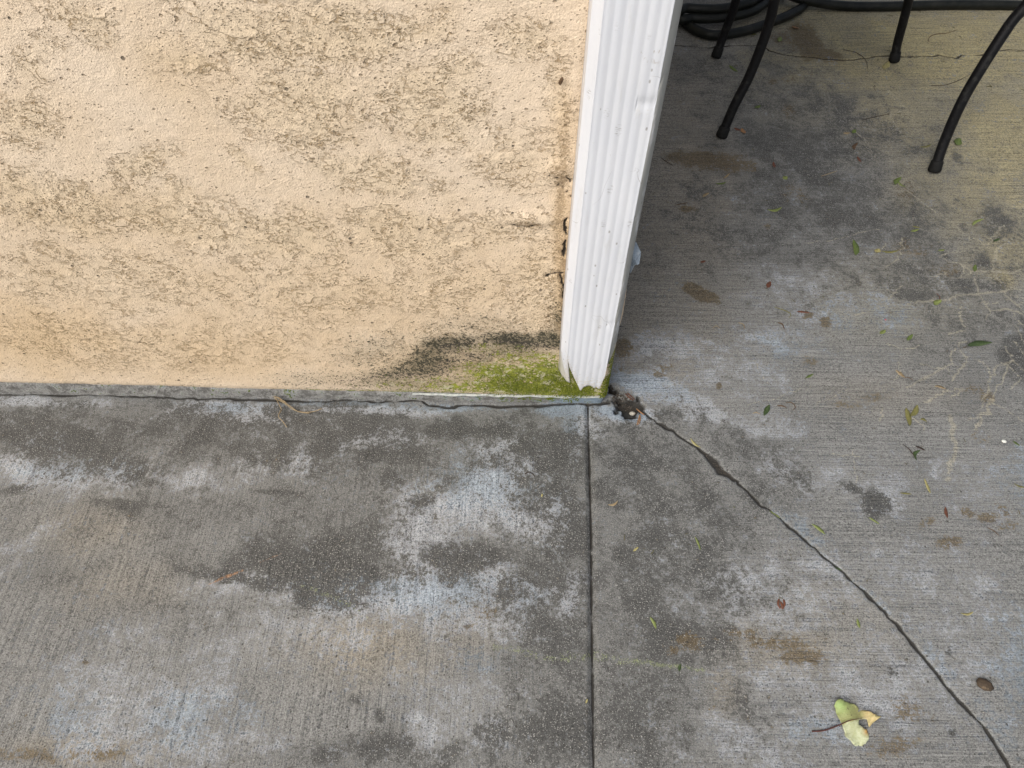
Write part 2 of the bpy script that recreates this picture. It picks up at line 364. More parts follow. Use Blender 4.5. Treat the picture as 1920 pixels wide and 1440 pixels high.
# ------------------------------------------------------------------ ground
def axis(lo, hi, st, ext):
    a = list(np.arange(lo, hi, st)); g = st; v = a[-1]; R_ = []
    while v < ext: g *= 1.25; v += g; R_.append(v)
    g = st; v = a[0]; L_ = []
    while v > -ext: g *= 1.25; v -= g; L_.append(v)
    return np.array(L_[::-1]+a+R_)
gx = axis(-1.2, 1.5, .0024, 40); gy = axis(-.72, 1.62, .0024, 40)
X, Y = np.meshgrid(gx, gy)
X = X.astype(np.float64); Y = Y.astype(np.float64)
DARK = [(450, 805, 650, 62, 0, .68), (120, 840, 200, 60, 10, .5), (900, 850, 260, 90, 0, .5), (1030, 1060, 100, 330, 0, .6), (620, 1010, 220, 110, 10, .5), (1240, 1100, 190, 340, 0, .48), (820, 1060, 190, 60, 0, .45), (350, 960, 260, 60, 0, .36), (110, 820, 160, 36, 10, .95), (200, 855, 75, 42, 35, .75), (30, 785, 110, 16, 0, .7), (372, 828, 62, 26, -35, .95), (405, 795, 50, 34, 0, .8),
 (345, 850, 60, 20, 10, .6), (520, 795, 150, 26, 0, .75), (720, 790, 120, 24, 0, .7), (880, 805, 120, 36, 0, .95), (1010, 840, 110, 60, 0, .8), (740, 850, 95, 26, -5, .75),
 (600, 880, 120, 40, 0, .5), (575, 1060, 155, 62, 12, 1.0), (470, 1088, 80, 20, 10, .9), (660, 1000, 110, 48, 0, .7), (748, 900, 34, 26, 0, .7), (785, 955, 26, 30, 0, .7), (710, 1420, 220, 30, 0, .45), (650, 940, 80, 50, 0, .4),
 (890, 1045, 95, 28, 8, .85), (860, 1085, 40, 40, 30, .6), (1050, 960, 62, 190, 0, .8), (1010, 1130, 75, 110, 0, .75), (1055, 1200, 50, 90, 0, .7), (1040, 1385, 90, 80, 0, .85), (970, 1290, 40, 60, 30, .5),
 (925, 1390, 45, 42, -20, .7), (690, 1405, 60, 32, 0, .8), (620, 1415, 45, 26, 0, .8), (757, 1395, 20, 26, 0, .75), (710, 1345, 9, 14, -20, 1), (672, 1310, 20, 10, 10, .75), (741, 1103, 6, 18, 0, 1.1),
 (235, 950, 70, 18, 12, .7), (340, 1050, 45, 34, 25, .5), (520, 924, 55, 6, 4, .9), (160, 990, 60, 22, -20, .4), (35, 918, 40, 9, -14, .8), (130, 1080, 100, 50, 0, .42), (420, 980, 60, 40, 0, .35), (300, 1140, 140, 40, 0, .3),
 (1180, 880, 75, 100, 0, .72), (1230, 1010, 115, 130, 0, .75), (1215, 1180, 110, 130, 0, .72), (1200, 1350, 95, 120, 0, .68), (1330, 960, 110, 60, 35, .62), (1290, 870, 70, 40, 30, .55), (1360, 1100, 70, 60, 0, .5),
 (1420, 850, 75, 36, 20, .52), (1480, 900, 60, 30, 35, .5), (1420, 920, 60, 30, 40, .5), (1645, 936, 30, 25, 0, 1), (1597, 912, 22, 9, 20, .7), (1350, 1250, 60, 70, 0, .35),
 (1500, 300, 210, 170, 0, .62), (1420, 180, 150, 120, 0, .42), (1640, 430, 180, 90, 0, .55), (1865, 425, 58, 40, 30, .8), (1770, 520, 160, 55, 0, .6), (1905, 640, 40, 60, 0, .75), (1340, 430, 130, 110, 0, .38), (1300, 120, 70, 50, 0, .5), (1800, 610, 120, 60, 0, .45), (1700, 400, 24, 40, 30, .6), (1795, 292, 10, 22, -20, .7), (1840, 730, 110, 60, 0, .35),  # broad patches here paint the shade under and around the chair
 (1784, 1374, 8, 10, -30, 1), (1780, 1225, 8, 6, 0, .9), (1676, 1263, 16, 8, 35, .8)]
LIGHT = [(930, 895, 60, 46, -20, .98), (870, 955, 115, 52, 0, .95), (800, 1010, 75, 50, 0, .9), (720, 1125, 130, 40, -6, .9), (800, 1090, 60, 70, 0, .85), (920, 1100, 60, 40, 0, .7), (1065, 1130, 14, 26, 15, .8), (1085, 1085, 22, 12, 0, .8), (870, 1155, 110, 50, 0, .7),
 (1000, 1110, 12, 10, 0, .9), (1035, 1105, 10, 10, 0, .9), (700, 825, 80, 18, 0, .75), (460, 768, 100, 16, 0, .98), (740, 770, 130, 8, 0, .8), (60, 755, 160, 10, 0, .7), (90, 890, 120, 34, 8, .66), (200, 905, 60, 30, 0, .5), (70, 1005, 70, 18, -28, .5), (20, 1060, 40, 12, -40, .4), (330, 900, 110, 28, 0, .55), (520, 870, 100, 30, -5, .5),
 (280, 1300, 230, 110, 0, .55), (820, 1330, 120, 100, 0, .5), (560, 1190, 230, 70, 0, .55), (480, 1110, 110, 40, 0, .5), (400, 1400, 170, 60, 0, .5), (1235, 655, 80, 28, -8, .8), (1290, 760, 110, 36, 20, .75), (1215, 715, 60, 20, 0, 1), (1420, 790, 80, 30, 0, .7), (1350, 700, 110, 50, 0, .55),
 (1580, 890, 130, 60, 0, .5), (1530, 1120, 190, 110, 0, .55), (1640, 1300, 220, 110, 0, .6), (1850, 900, 90, 90, 0, .4), (1700, 1060, 140, 70, 0, .5), (1830, 1180, 100, 140, 0, .5), (1400, 1400, 130, 70, 0, .5), (1520, 560, 120, 80, 0, .45), (1440, 640, 80, 50, 0, .55), (1100, 790, 30, 40, 0, .85), (1170, 778, 60, 18, 5, .95), (1130, 1380, 3, 60, 0, .0), (1095, 1390, 5, 60, 0, .9), (1640, 560, 120, 50, 0, .3)]
BROWN = [(1313, 548, 32, 12, 22, 1.3), (1320, 300, 80, 18, 4, .9), (1380, 310, 40, 14, 0, .7), (1514, 590, 14, 9, 0, .9), (1549, 603, 13, 10, 30, 1), (1521, 681, 18, 11, 0, .6), (1237, 703, 12, 6, 0, 1), (1240, 690, 22, 12, 0, .5), (1347, 722, 6, 7, 0, .9), (1167, 655, 18, 16, 0, .85), (1165, 690, 12, 10, 0, .4),
 (1470, 1208, 60, 16, 0, .55), (1505, 1232, 42, 14, 4, .8), (1400, 1190, 40, 18, 0, .4), (1288, 1204, 22, 18, 20, .9), (1260, 1222, 16, 10, 0, .6), (1780, 1015, 24, 15, 0, .72), (1812, 960, 17, 13, 0, .66), (1852, 970, 20, 13, 0, .66), (1882, 958, 18, 9, 40, .66), (1735, 980, 24, 12, -30, .5), (1890, 985, 20, 12, 0, .55),
 (1700, 1330, 36, 30, 0, .6), (1690, 1400, 60, 22, -8, .6), (60, 1418, 100, 16, 0, .55), (190, 1408, 60, 20, 0, .6), (1510, 75, 26, 40, -35, .95), (1545, 100, 40, 14, 20, .85), (1470, 70, 40, 14, 0, .6), (1640, 745, 40, 10, -8, .6), (1590, 760, 50, 10, 4, .5), (1830, 730, 26, 10, 0, .5), (1855, 745, 18, 16, 0, .7), (1840, 820, 24, 16, 0, .4), (1477, 150, 20, 8, 0, .5), (1450, 152, 10, 6, 0, .6), (1480, 210, 16, 20, 0, .45), (1287, 390, 18, 7, 0, .8), (1440, 410, 0.1, .1, 0, 0),
 (1440, 424, 12, 6, 0, .6), (1490, 365, 30, 16, 30, .4), (1700, 470, 50, 20, 0, .5), (1780, 505, 40, 16, 0, .5), (1835, 415, 24, 12, 0, .5), (875, 1175, 14, 6, 0, .8), (910, 1150, 22, 14, 0, .4), (1695, 360, 24, 30, 20, .35), (1340, 1330, 20, 12, 0, .35), (160, 1242, 7, 4, 0, 1)]
BLUE = [(400, 1350, 160, 60, -10, .32), (640, 1100, 110, 30, 0, .3), (250, 890, 90, 40, 0, .25), (1060, 768, 60, 12, 0, 1.2), (1165, 775, 52, 12, 8, 1.2), (1200, 715, 60, 20, 5, .9), (1250, 735, 60, 24, 10, .6), (1070, 790, 20, 30, 0, .6), (1500, 990, 70, 18, 42, .5), (1640, 1130, 60, 12, 44, .5), (1760, 1240, 70, 16, 52, .5), (1860, 1350, 70, 24, 55, .55), (1900, 1240, 60, 100, 0, .5), (820, 1110, 150, 50, 0, .6), (900, 915, 110, 60, 0, .6), (1470, 645, 70, 40, 0, .5), (1620, 590, 120, 40, 0, .4), (340, 1340, 70, 60, 0, .6),
 (110, 885, 100, 30, 0, .45), (1260, 640, 60, 40, 0, .15), (455, 765, 70, 12, 0, .6), (650, 757, 200, 6, 0, .5), (900, 1240, 60, 30, 0, .4), (1540, 1370, 80, 30, 0, .5), (840, 765, 120, 8, 0, .6), (600, 870, 80, 30, 0, .2), (1900, 900, 60, 60, 0, .4), (1260, 80, 1, 1, 0, 0), (120, 1330, 100, 70, 0, .4), (620, 1130, 60, 20, 0, .5)]
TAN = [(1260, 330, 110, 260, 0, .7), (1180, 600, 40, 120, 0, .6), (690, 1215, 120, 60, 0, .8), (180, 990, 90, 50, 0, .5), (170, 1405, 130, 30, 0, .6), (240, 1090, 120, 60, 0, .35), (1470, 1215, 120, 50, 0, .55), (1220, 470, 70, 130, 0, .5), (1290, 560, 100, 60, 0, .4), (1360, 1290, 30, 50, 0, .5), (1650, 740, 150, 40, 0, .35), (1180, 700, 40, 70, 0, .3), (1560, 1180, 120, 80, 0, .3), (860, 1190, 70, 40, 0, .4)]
WARM_LIT = [(1760, 90, 300, 90, 0, 1.0), (1560, 40, 150, 50, 0, .7), (1890, 250, 140, 140, 0, .85), (1700, 200, 120, 90, 20, .6), (1900, 470, 90, 60, 0, .6), (1830, 380, 90, 70, 0, .5), (1560, 180, 120, 60, 0, .25), (1750, 340, 90, 80, 40, .45), (1700, 550, 160, 80, 0, .2), (1880, 520, 30, 20, 20, .8)]  # yellow light falling on the far right patio, put into the colour
dark = blobs(X, Y, DARK, wamp=.42); light = blobs(X, Y, LIGHT, wamp=.42); brown = blobs(X, Y, BROWN, wamp=.22)
blue = blobs(X, Y, BLUE, wamp=.14); tan = blobs(X, Y, TAN, wamp=.2); warm_lit = blobs(X, Y, WARM_LIT, wamp=.2)
GROOVE = [(1103, 762), (1105, 850), (1109, 1000), (1110, 1150), (1112, 1300), (1114, 1440), (1117, 1600)]
DIAG = [(1196, 766, .004), (1212, 777, .0024), (1225, 787, .002), (1262, 808, .0022), (1300, 834, .0015), (1318, 846, .003), (1335, 862, .0065), (1352, 882, .0055), (1372, 896, .0028), (1385, 905, .0018), (1420, 940, .0016), (1455, 965, .0016), (1490, 995, .0018), (1530, 1030, .0018), (1580, 1075, .002), (1620, 1110, .002),
        (1660, 1148, .0021), (1700, 1192, .0022), (1740, 1242, .0024), (1775, 1287, .0024), (1820, 1335, .0022), (1860, 1385, .0024), (1895, 1440, .0024), (1960, 1540, .0024)]
PIT = [(1142, 722, .004), (1150, 735, .010), (1158, 745, .014), (1172, 752, .014), (1184, 758, .010), (1196, 766, .004)]
BACK = [(1180, 96), (1265, 84), (1290, 85), (1330, 88), (1372, 84), (1430, 83), (1442, 93), (1472, 101), (1510, 105), (1560, 110), (1600, 112), (1640, 105), (1690, 105), (1705, 107), (1725, 104), (1747, 106), (1760, 103), (1778, 107), (1795, 109), (1802, 103), (1835, 104), (1860, 99), (1880, 94), (1920, 93), (1990, 97)]
BASE = [(-200, 735, .0012), (0, 739, .001), (62, 739, .001), (140, 741, .0013), (155, 737, .002), (208, 738, .0022), (235, 742, .0012), (300, 743, .001), (330, 745, .0012), (372, 747, .001), (430, 746, .0012), (500, 749, .0026), (540, 750, .0012), (600, 752, .0012), (645, 748, .001), (690, 752, .001), (725, 752, .0012), (792, 750, .001), (803, 758, .0014), (845, 764, .0022), (858, 759, .0018), (900, 759, .0012), (940, 762, .0018), (1040, 757, .0012), (1085, 755, .0012), (1106, 757, .0018), (1142, 754, .002)]
Q, W = wpts([(a, b, c*1.35) for a, b, c in DIAG], jit=.0013, sub=4); crack = polydist(X, Y, Q, .03, W)
Q, W = wpts(PIT, jit=.0005, sub=3); pit = polydist(X, Y, Q, .06, W); pit = np.clip(pit+(fbm(X, Y, 45, 4, 2)-.5)*1.9*(pit > 0), 0, 1); crack = np.maximum(crack, np.clip(pit*1.3, 0, 1))
Q, W = wpts([(a, b, .0028+.0012*((i*7) % 3 == 0)) for i, (a, b) in enumerate(BACK)], jit=.0016, sub=3); bk = polydist(X, Y, Q, .03, W)
Q, W = wpts([(a, b+.5, c*1.7) for a, b, c in BASE], jit=.0009, sub=4); bs = polydist(X, Y, Q, .03, W)
crack = np.maximum(np.maximum(crack, bk*1.0), bs)
gq = [np.array(onz(*p)[:2]) for p in GROOVE]
groove = polydist(X, Y, gq, .05, [.0055]*len(gq)); gcore = polydist(X, Y, gq, .03, [.0019]*len(gq))
gn = fbm(X, Y, 60, 3, 5)
crack = np.maximum(crack, gcore*(.62+.75*gn))
HL = [[(1180, 1325), (1500, 1342), (1640, 1349), (1925, 1352)], [(1440, 1232), (1560, 1240), (1700, 1248)], [(1350, 1385), (1500, 1391), (1620, 1394)], [(1560, 1430), (1700, 1436)], [(1560, 850), (1720, 856), (1925, 858)], [(1570, 922), (1700, 927), (1790, 930)]]
for i, l in enumerate(HL):
    Q, W = wpts([(a, b, .0008) for a, b in l], jit=.0005, sub=8, seed=i); crack = np.maximum(crack, polydist(X, Y, Q, .02, W)*(.45+.4*fbm(X, Y, 30, 2, i)))
VEINS = [([(1600, 592), (1660, 572), (1675, 550), (1692, 535)], .002), ([(1700, 570), (1730, 565), (1775, 562), (1800, 553), (1835, 550), (1880, 547), (1895, 540), (1925, 540)], .0035), ([(1770, 484), (1800, 495), (1822, 508), (1862, 507), (1878, 530)], .003),
 ([(1862, 507), (1868, 470), (1890, 455)], .004), ([(1862, 508), (1900, 512), (1925, 500)], .005), ([(1828, 520), (1835, 551), (1857, 582), (1905, 581), (1925, 595)], .003), ([(1880, 547), (1895, 560), (1910, 572), (1925, 565)], .003), ([(1857, 582), (1848, 600)], .002), ([(1822, 508), (1808, 520), (1780, 520)], .002),
 ([(1700, 727), (1740, 706), (1785, 684), (1781, 665), (1792, 650), (1812, 640)], .0026), ([(1785, 684), (1800, 690)], .0015), ([(1885, 650), (1898, 676), (1870, 688), (1857, 710), (1845, 745)], .003), ([(1898, 676), (1925, 700)], .003), ([(1898, 676), (1880, 712), (1862, 745)], .002), ([(1862, 750), (1845, 775), (1830, 805)], .005), ([(1862, 752), (1895, 775), (1925, 795)], .002),
 ([(1781, 780), (1786, 810), (1791, 840), (1784, 870), (1777, 900)], .0055), ([(1900, 640), (1925, 668)], .002), ([(1680, 340), (1740, 385), (1790, 420), (1822, 450)], .002), ([(1650, 150), (1690, 195), (1705, 205), (1670, 215), (1690, 250)], .0022), ([(1705, 205), (1745, 215)], .002), ([(1595, 235), (1620, 260), (1642, 295)], .002), ([(1600, 140), (1618, 155), (1640, 170)], .0015), ([(1640, 145), (1655, 162), (1690, 200)], .0015),
 ([(1510, 455), (1560, 450), (1600, 440), (1650, 430)], .0014), ([(1600, 840), (1598, 860), (1605, 905)], .0014), ([(1560, 850), (1610, 856)], .0018), ([(1410, 670), (1425, 700), (1440, 718)], .0012), ([(1400, 760), (1470, 740), (1520, 725)], .001), ([(1530, 760), (1560, 745), (1590, 730)], .001)]
vr = random.Random(21)
for k in range(26):
    x, y = vr.uniform(1640, 1915), vr.uniform(430, 790); a = vr.choice([-.5, .1, .9, 1.9])+vr.uniform(-.4, .4); l = [(x, y)]
    for q in range(vr.randint(2, 5)):
        a += vr.uniform(-.7, .7); x += 17*math.cos(a); y += 13*math.sin(a); l.append((x, y))
    VEINS.append((l, vr.uniform(.0016, .0026)))
vein = np.zeros_like(X)
for i, (l, wv) in enumerate(VEINS):
    Q, W = wpts([(a, b, wv*.7) for a, b in l], jit=.0022, sub=5, seed=i+40); vein = np.maximum(vein, polydist(X, Y, Q, .05, W)*(.75+.6*fbm(X, Y, 25, 3, i)))
Q, W = wpts([(22, 829, .001), (60, 833, .003), (110, 843, .002)], jit=.0006, sub=4); light = np.maximum(light, polydist(X, Y, Q, .02, W)*1.6)
rust = np.zeros_like(X)
for l, a in (([(392, 1096, .001), (420, 1083, .0035), (450, 1072, .002), (458, 1069, .001)], 1.1), ([(487, 1055, .001), (510, 1045, .0022), (530, 1037, .001)], .8), ([(130, 1126, .002), (170, 1125, .002)], .6), ([(222, 1120, .002), (240, 1119, .002)], .7), ([(695, 1080, .001), (730, 1120, .001)], .6)):
    Q, W = wpts(l, jit=.0004, sub=4); rust = np.maximum(rust, a*polydist(X, Y, Q, .03, W))
green = np.zeros_like(X)
for l, a in (([(550, 1092, .002), (590, 1105, .003), (620, 1118, .003), (660, 1138, .002), (690, 1160, .001)], .62), ([(930, 1214, .003), (975, 1221, .003), (1030, 1235, .003), (1075, 1233, .0035), (1100, 1229, .004), (1130, 1231, .004), (1180, 1239, .003), (1225, 1244, .002), (1320, 1257, .0015)], .78)):
    Q, W = wpts(l, jit=.001, sub=4); green = np.maximum(green, a*polydist(X, Y, Q, .03, np.array(W)*1.5)*(.45+1.1*fbm(X, Y, 14, 3, 6)))
# slab id: right of the groove / behind the wall line the broom runs across
gxat = np.interp(Y, [q[1] for q in gq][::-1], [q[0] for q in gq][::-1])
slab = sst(-.004, .004, X-gxat)
dg = np.abs(X-gxat)
trow = np.maximum((1-sst(.055, .10, dg+(fbm(X, Y, 12, 3, 2)-.5)*.06))*(Y < .0), (1-sst(.05, .11, -Y))*(Y < .002)*(X < gxat))
trow = np.maximum(trow, .85*blobs(X, Y, [(1230, 960, 130, 150, 0), (1200, 1200, 110, 250, 0)], wamp=.1))
warp_top = np.clip(fbm(X, Y, 3, 3, 4)-.5, -.5, .5)
rim = sst(.30, .5, crack)
Z = (fbm(X, Y, 1.6, 3, 1)-.5)*.008*sst(0, .3, np.abs(Y)) + (fbm(X, Y, 22, 4, 11)-.5)*.0016
sm = np.clip(crack-.32, 0, 1)
Z -= np.clip(sm*.007, 0, .0035)*(1-gcore*0)
Z -= sst(.15, .85, groove)*.0042
Z -= sst(.35, .75, pit)*.016
# slight lip: triangular slab edge sits a hair lower than the far slab along the diagonal
core = (np.abs(X) < 2) & (np.abs(Y) < 2)
Z = np.where(core, Z, 0)
ground = grid_obj('ground', np.stack([X, Y, Z], 2), MC)
attr4(ground, 'ma', (dark, light, brown, blue)); attr4(ground, 'mb', (crack, vein, slab, trow)); attr4(ground, 'mc', (tan, rust, green, warm_lit))
tag(ground, kind='structure')

# ------------------------------------------------------------------ stucco wall
CX = .029; RAD = .009; ZB = .024
wall = empty('house_wall', (CX, 0, 0))
tag(wall, 'cream stucco house wall ending at the white downspout, mossy and mildewed at its foot', 'wall')
sa = list(-np.cumsum(np.concatenate([[0], np.full(430, .003), .003*1.2**np.arange(26)])))[::-1]      # along the front, to the left
sv = np.array(sa+list(np.arange(1, 5)*RAD*math.pi/2/4)+list(RAD*math.pi/2+np.cumsum(.004*1.18**np.arange(33))))
zv = np.concatenate([np.arange(ZB, 1.0, .003), 1.0+np.cumsum(.004*1.15**np.arange(31))]); zv = zv[zv < 2.75]
S, ZZ = np.meshgrid(sv, zv)
def wall_pt(S, off):
    th = np.clip(S/RAD, 0, math.pi/2); nx = np.sin(th); ny = -np.cos(th)
    px = np.where(S <= 0, CX-RAD+S, CX-RAD+RAD*np.sin(th)); py = np.where(S <= 0, 0, RAD-RAD*np.cos(th))+np.maximum(S-RAD*math.pi/2, 0)
    return px+nx*off, py+ny*off
PXW, _ = wall_pt(S, 0); XW = CX-RAD+S      # unwrapped x
WR = [(60, 120, 60, 60, 20, .6), (150, 40, 90, 30, 20, .8), (330, 90, 60, 40, 0, .5), (450, 60, 130, 60, 15, .9), (360, 115, 60, 20, 10, .9), (560, 190, 140, 80, 15, .95), (620, 60, 130, 60, 10, 1), (760, 60, 90, 40, -10, .7), (800, 200, 130, 70, 15, .95), (850, 150, 60, 40, 10, .8), (980, 80, 90, 50, 0, .8), (1050, 200, 30, 80, 0, .6),
 (40, 230, 70, 50, 30, .8), (270, 310, 60, 28, -15, .9), (460, 300, 40, 12, 40, 1), (90, 380, 150, 50, 12, 1), (350, 410, 170, 50, 15, 1), (520, 440, 140, 50, 12, .9), (720, 330, 130, 40, 12, .9), (760, 440, 140, 50, 12, .8), (960, 300, 100, 60, 10, .6), (930, 430, 60, 30, 10, .7), (200, 520, 260, 60, 8, .62), (560, 540, 260, 60, 5, .5), (850, 540, 200, 70, 0, .5), (200, 640, 280, 60, 4, .5), (500, 640, 250, 60, 0, .36), (850, 660, 250, 60, 0, .4), (1010, 560, 50, 120, 0, .8)]
rough = np.clip(blobs(XW, ZZ, WR, ony, [0, 2], wamp=.3)+.05*fbm(XW, ZZ, 8, 3, 2), 0, 1)
MILD = [(850, 680, 190, 52, -8, .30), (790, 692, 95, 32, -12, .74), (720, 712, 90, 22, -6, .55), (890, 690, 60, 20, 0, .55), (850, 715, 120, 16, 0, .5), (830, 680, 130, 48, -15, .52), (960, 655, 110, 30, 0, .6), (740, 715, 150, 24, 0, .42), (900, 640, 200, 40, 0, .30), (850, 648, 70, 22, -8, .85), (805, 678, 60, 30, -20, .8), (750, 705, 70, 26, -10, .66), (960, 640, 62, 18, 5, .98), (1025, 642, 46, 22, 0, .9), (890, 672, 60, 20, 0, .6), (780, 722, 110, 16, 0, .6), (640, 715, 140, 20, 0, .36), (930, 665, 80, 12, 0, .6), (1045, 600, 16, 60, 0, .5), (700, 660, 70, 30, -10, .36), (900, 610, 120, 20, 0, .32)]
MOSS = [(870, 722, 190, 16, 0, .36), (960, 702, 95, 20, 3, .98), (1040, 705, 70, 30, 10, 1.1), (1010, 728, 150, 16, 2, 1.2), (900, 728, 100, 10, 0, .8), (1080, 733, 60, 16, 0, 1.2), (800, 737, 130, 6, 0, .62), (640, 736, 130, 4, 0, .5), (930, 655, 80, 12, 0, .3), (1000, 670, 80, 12, 0, .55), (870, 705, 30, 20, 0, .3), (1150, 690, 10, 50, -10, 1.1), (1140, 720, 12, 20, 0, 1)]
mild = blobs(XW, ZZ, MILD, ony, [0, 2], wamp=.22); moss = blobs(XW, ZZ, MOSS, ony, [0, 2], wamp=.1)
dirt = blobs(XW, ZZ, [(1052, 360, 12, 160, 4, .7), (1060, 540, 18, 120, 0, .75), (1030, 600, 30, 60, 0, .5), (1040, 320, 26, 22, 20, .5), (1090, 120, 8, 160, 5, .45), (990, 420, 36, 9, 8, .75), (60, 20, 60, 30, 0, .3)], ony, [0, 2], wamp=.1)
warm = blobs(XW, ZZ, [(60, 640, 200, 90, 0, .8), (400, 660, 300, 70, 0, .6), (700, 560, 400, 120, 0, .4), (150, 450, 200, 100, 0, .3), (800, 690, 200, 40, 0, .6), (1055, 520, 20, 200, 0, .8), (350, 130, 100, 60, 0, .3)], ony, [0, 2], wamp=.2)
cavq = [([(1012, 322), (1030, 328), (1050, 334)], .0006), ([(1062, 333), (1070, 343)], .0016), ([(1046, 347), (1052, 358)], .0008), ([(1057, 350), (1064, 362), (1072, 371)], .0011), ([(1062, 410), (1058, 425), (1063, 440)], .002), ([(1060, 452), (1056, 480)], .0025), ([(1023, 518), (1032, 513), (1056, 512)], .0016), ([(1050, 516), (1058, 545), (1056, 560)], .0022), ([(948, 417), (968, 424), (990, 427), (1006, 421)], .0012), ([(1016, 152), (1050, 155)], 0.0001), ([(144, 640), (190, 636), (240, 640), (290, 648)], .0006)]
cav = np.zeros_like(XW)
for i, (l, wv) in enumerate(cavq):
    Q, W = wpts([(a, b, wv) for a, b in l], ony, [0, 2], .0009, 4, i); cav = np.maximum(cav, polydist(XW, ZZ, Q, .02, W)*(.5 if wv < .0002 else 1))
ca, sn = math.cos(R(24)), math.sin(R(24))
U1 = XW*ca-ZZ*sn; V1 = XW*sn+ZZ*ca
fld = fbm(U1, V1*1.7, 13, 4, 12)
fld = sst(.25, .75, fld)
off = (fbm(XW, ZZ, 2.2, 2, 6)-.5)*.005 + (fbm(XW, ZZ, 60, 3, 9)-.5)*.0014*(.4+rough) + (fbm(XW, ZZ, 150, 2, 3)-.5)*.0012
lp = ony(992, 425); off += .004*np.exp(-(((XW-lp[0])/.035)**2+((ZZ-lp[2]-.012)/.012)**2))
lp = ony(1045, 318); off += .006*np.exp(-(((XW-lp[0])/.016)**2+((ZZ-lp[2])/.014)**2))
for zz_, a_ in ((.30, .002), (.255, .0035), (.17, .002), (.12, .003)): off += a_*np.exp(-((S-.004)/.012)**2-((ZZ-zz_)/.03)**2)
off -= sst(.4, .8, cav)*.004
off += -.003*np.exp(-((ZZ-ZB)/.006)**2)
px_, py_ = wall_pt(S, off)
ZL = ZZ+.010*sst(-.35, -1.15, S)*np.clip(1-(ZZ-ZB)/.1, 0, 1)+(fbm(S, ZZ*0, 25, 3, 8)-.5)*.003*np.clip(1-(ZZ-ZB)/.02, 0, 1)
st = grid_obj('stucco', np.stack([px_, py_, ZL], 2), MS, wall); st.location = (-CX, 0, 0)
attr4(st, 'wa', (rough, mild, moss, dirt)); attr4(st, 'wb', (fld, fld*0, warm, cav))
# footing strip below the stucco: weathered mortar, round the corner
fs = np.concatenate([-np.cumsum(.012*1.1**np.arange(45))[::-1], [0]]); 
fs = np.unique(np.concatenate([np.arange(-1.4, -.001, .004), [0.0], np.arange(1, 5)*RAD*math.pi/8, RAD*math.pi/2+np.arange(.004, .3, .006), [-6., -4, -2.5, -1.8, 1., 3.]]))
prof = [(-.006, ZB+.004), (-.0015, ZB+.001), (.0005, ZB-.003), (.001, ZB-.008), (.001, ZB-.013), (.0015, .004), (.0015, -.003), (.0015, -.02)]
S2, K2 = np.meshgrid(fs, np.arange(len(prof)))
po = np.array([p[0] for p in prof])[K2]; pz = np.array([p[1] for p in prof])[K2]
lowf = sst(-.2, -1.0, S2)
po = po-.003; lift = .010*sst(-.35, -1.15, S2)*np.clip(pz/ZB, 0, 1); pz = pz+lift
po = po+(fbm(S2, K2*.02, 40, 4, 3)-.5)*.006*(K2 > 0)*(K2 < 7); pz = pz+(fbm(S2, K2*.02, 30, 3, 5)-.5)*.006*((K2 > 1) & (K2 < 6))
fx_, fy_ = wall_pt(S2, po)
fo = grid_obj('footing', np.stack([fx_-CX, fy_, pz], 2), MF, wall)
xx = CX-RAD+S2
attr4(fo, 'fa', (np.exp(-((xx-.0)/.05)**2)*1.2+.35*sst(-.4, 0, xx), .55*np.exp(-((xx+.07)/.05)**2)*(K2 < 5)+.35*np.exp(-((xx+.13)/.05)**2), xx*0, xx*0))
# weep screed: thin pale metal edge under the stucco
mb = MB(); ws = [(-.5+k*.02) for k in range(26)]
pts = []
for k, s_ in enumerate(np.linspace(-.36, -.004, 60)):
    wob = .0007*math.sin(k*.9)+.0005*math.sin(k*.37)
    pts.append((s_, -.0028+wob, ZB+.0003+wob*.5))
V = []; Fc = []
for (x, y, z) in pts: V += [(x, .001, z+.0004), (x, y, z+.0004), (x, y-.0003, z-.0006), (x, .001, z-.0006)]
for i in range(len(pts)-1):
    for k in range(4): Fc.append((i*4+k, i*4+(k+1) % 4, i*4+4+(k+1) % 4, i*4+4+k))
M_screed = simple_mat('screed_metal', (.62, .64, .62), (.42, .45, .43), .5, 150)
mesh_obj('weep_screed', V, Fc, M_screed, wall, smooth=False)

# moss cushions on the foot of the wall
M_moss = simple_mat('moss', (.10, .14, .008), (.27, .29, .03), 1, 260, .001, (.16, .20, .02))
mb = MB(); rs = random.Random(5)
def samp(lst, n, cond=None):
    out = []
    while len(out) < n:
        b = rs.choice(lst); a = rs.gauss(0, .45); c = rs.gauss(0, .45)
        out.append((b[0]+a*b[2], b[1]+c*b[3]))
    return out
for (x, y) in samp([(1050, 712, 50, 24), (1010, 730, 110, 12), (1080, 733, 40, 14), (960, 712, 70, 22)], 2600):
    p = ony(x, y, -.001)
    if p[2] < ZB+.001 or p[0] > .03 or p[0] < -.34: continue
    r = rs.uniform(.0006, .0017); q = rs.uniform(0, 6.28)
    d = [Vector((math.cos(q+k*2.09), -.7+rs.random()*.3, math.sin(q+k*2.09)))*r for k in range(3)]
    b = Vector((p[0], -.0022+rs.uniform(-.0015, .0008), p[2])); top = b+Vector((rs.uniform(-.3, .3)*r, -r*1.5, -.3*r))
    mb.add([b+d[0], b+d[1], b+d[2], top], [(0, 1, 3), (1, 2, 3), (2, 0, 3), (0, 2, 1)])
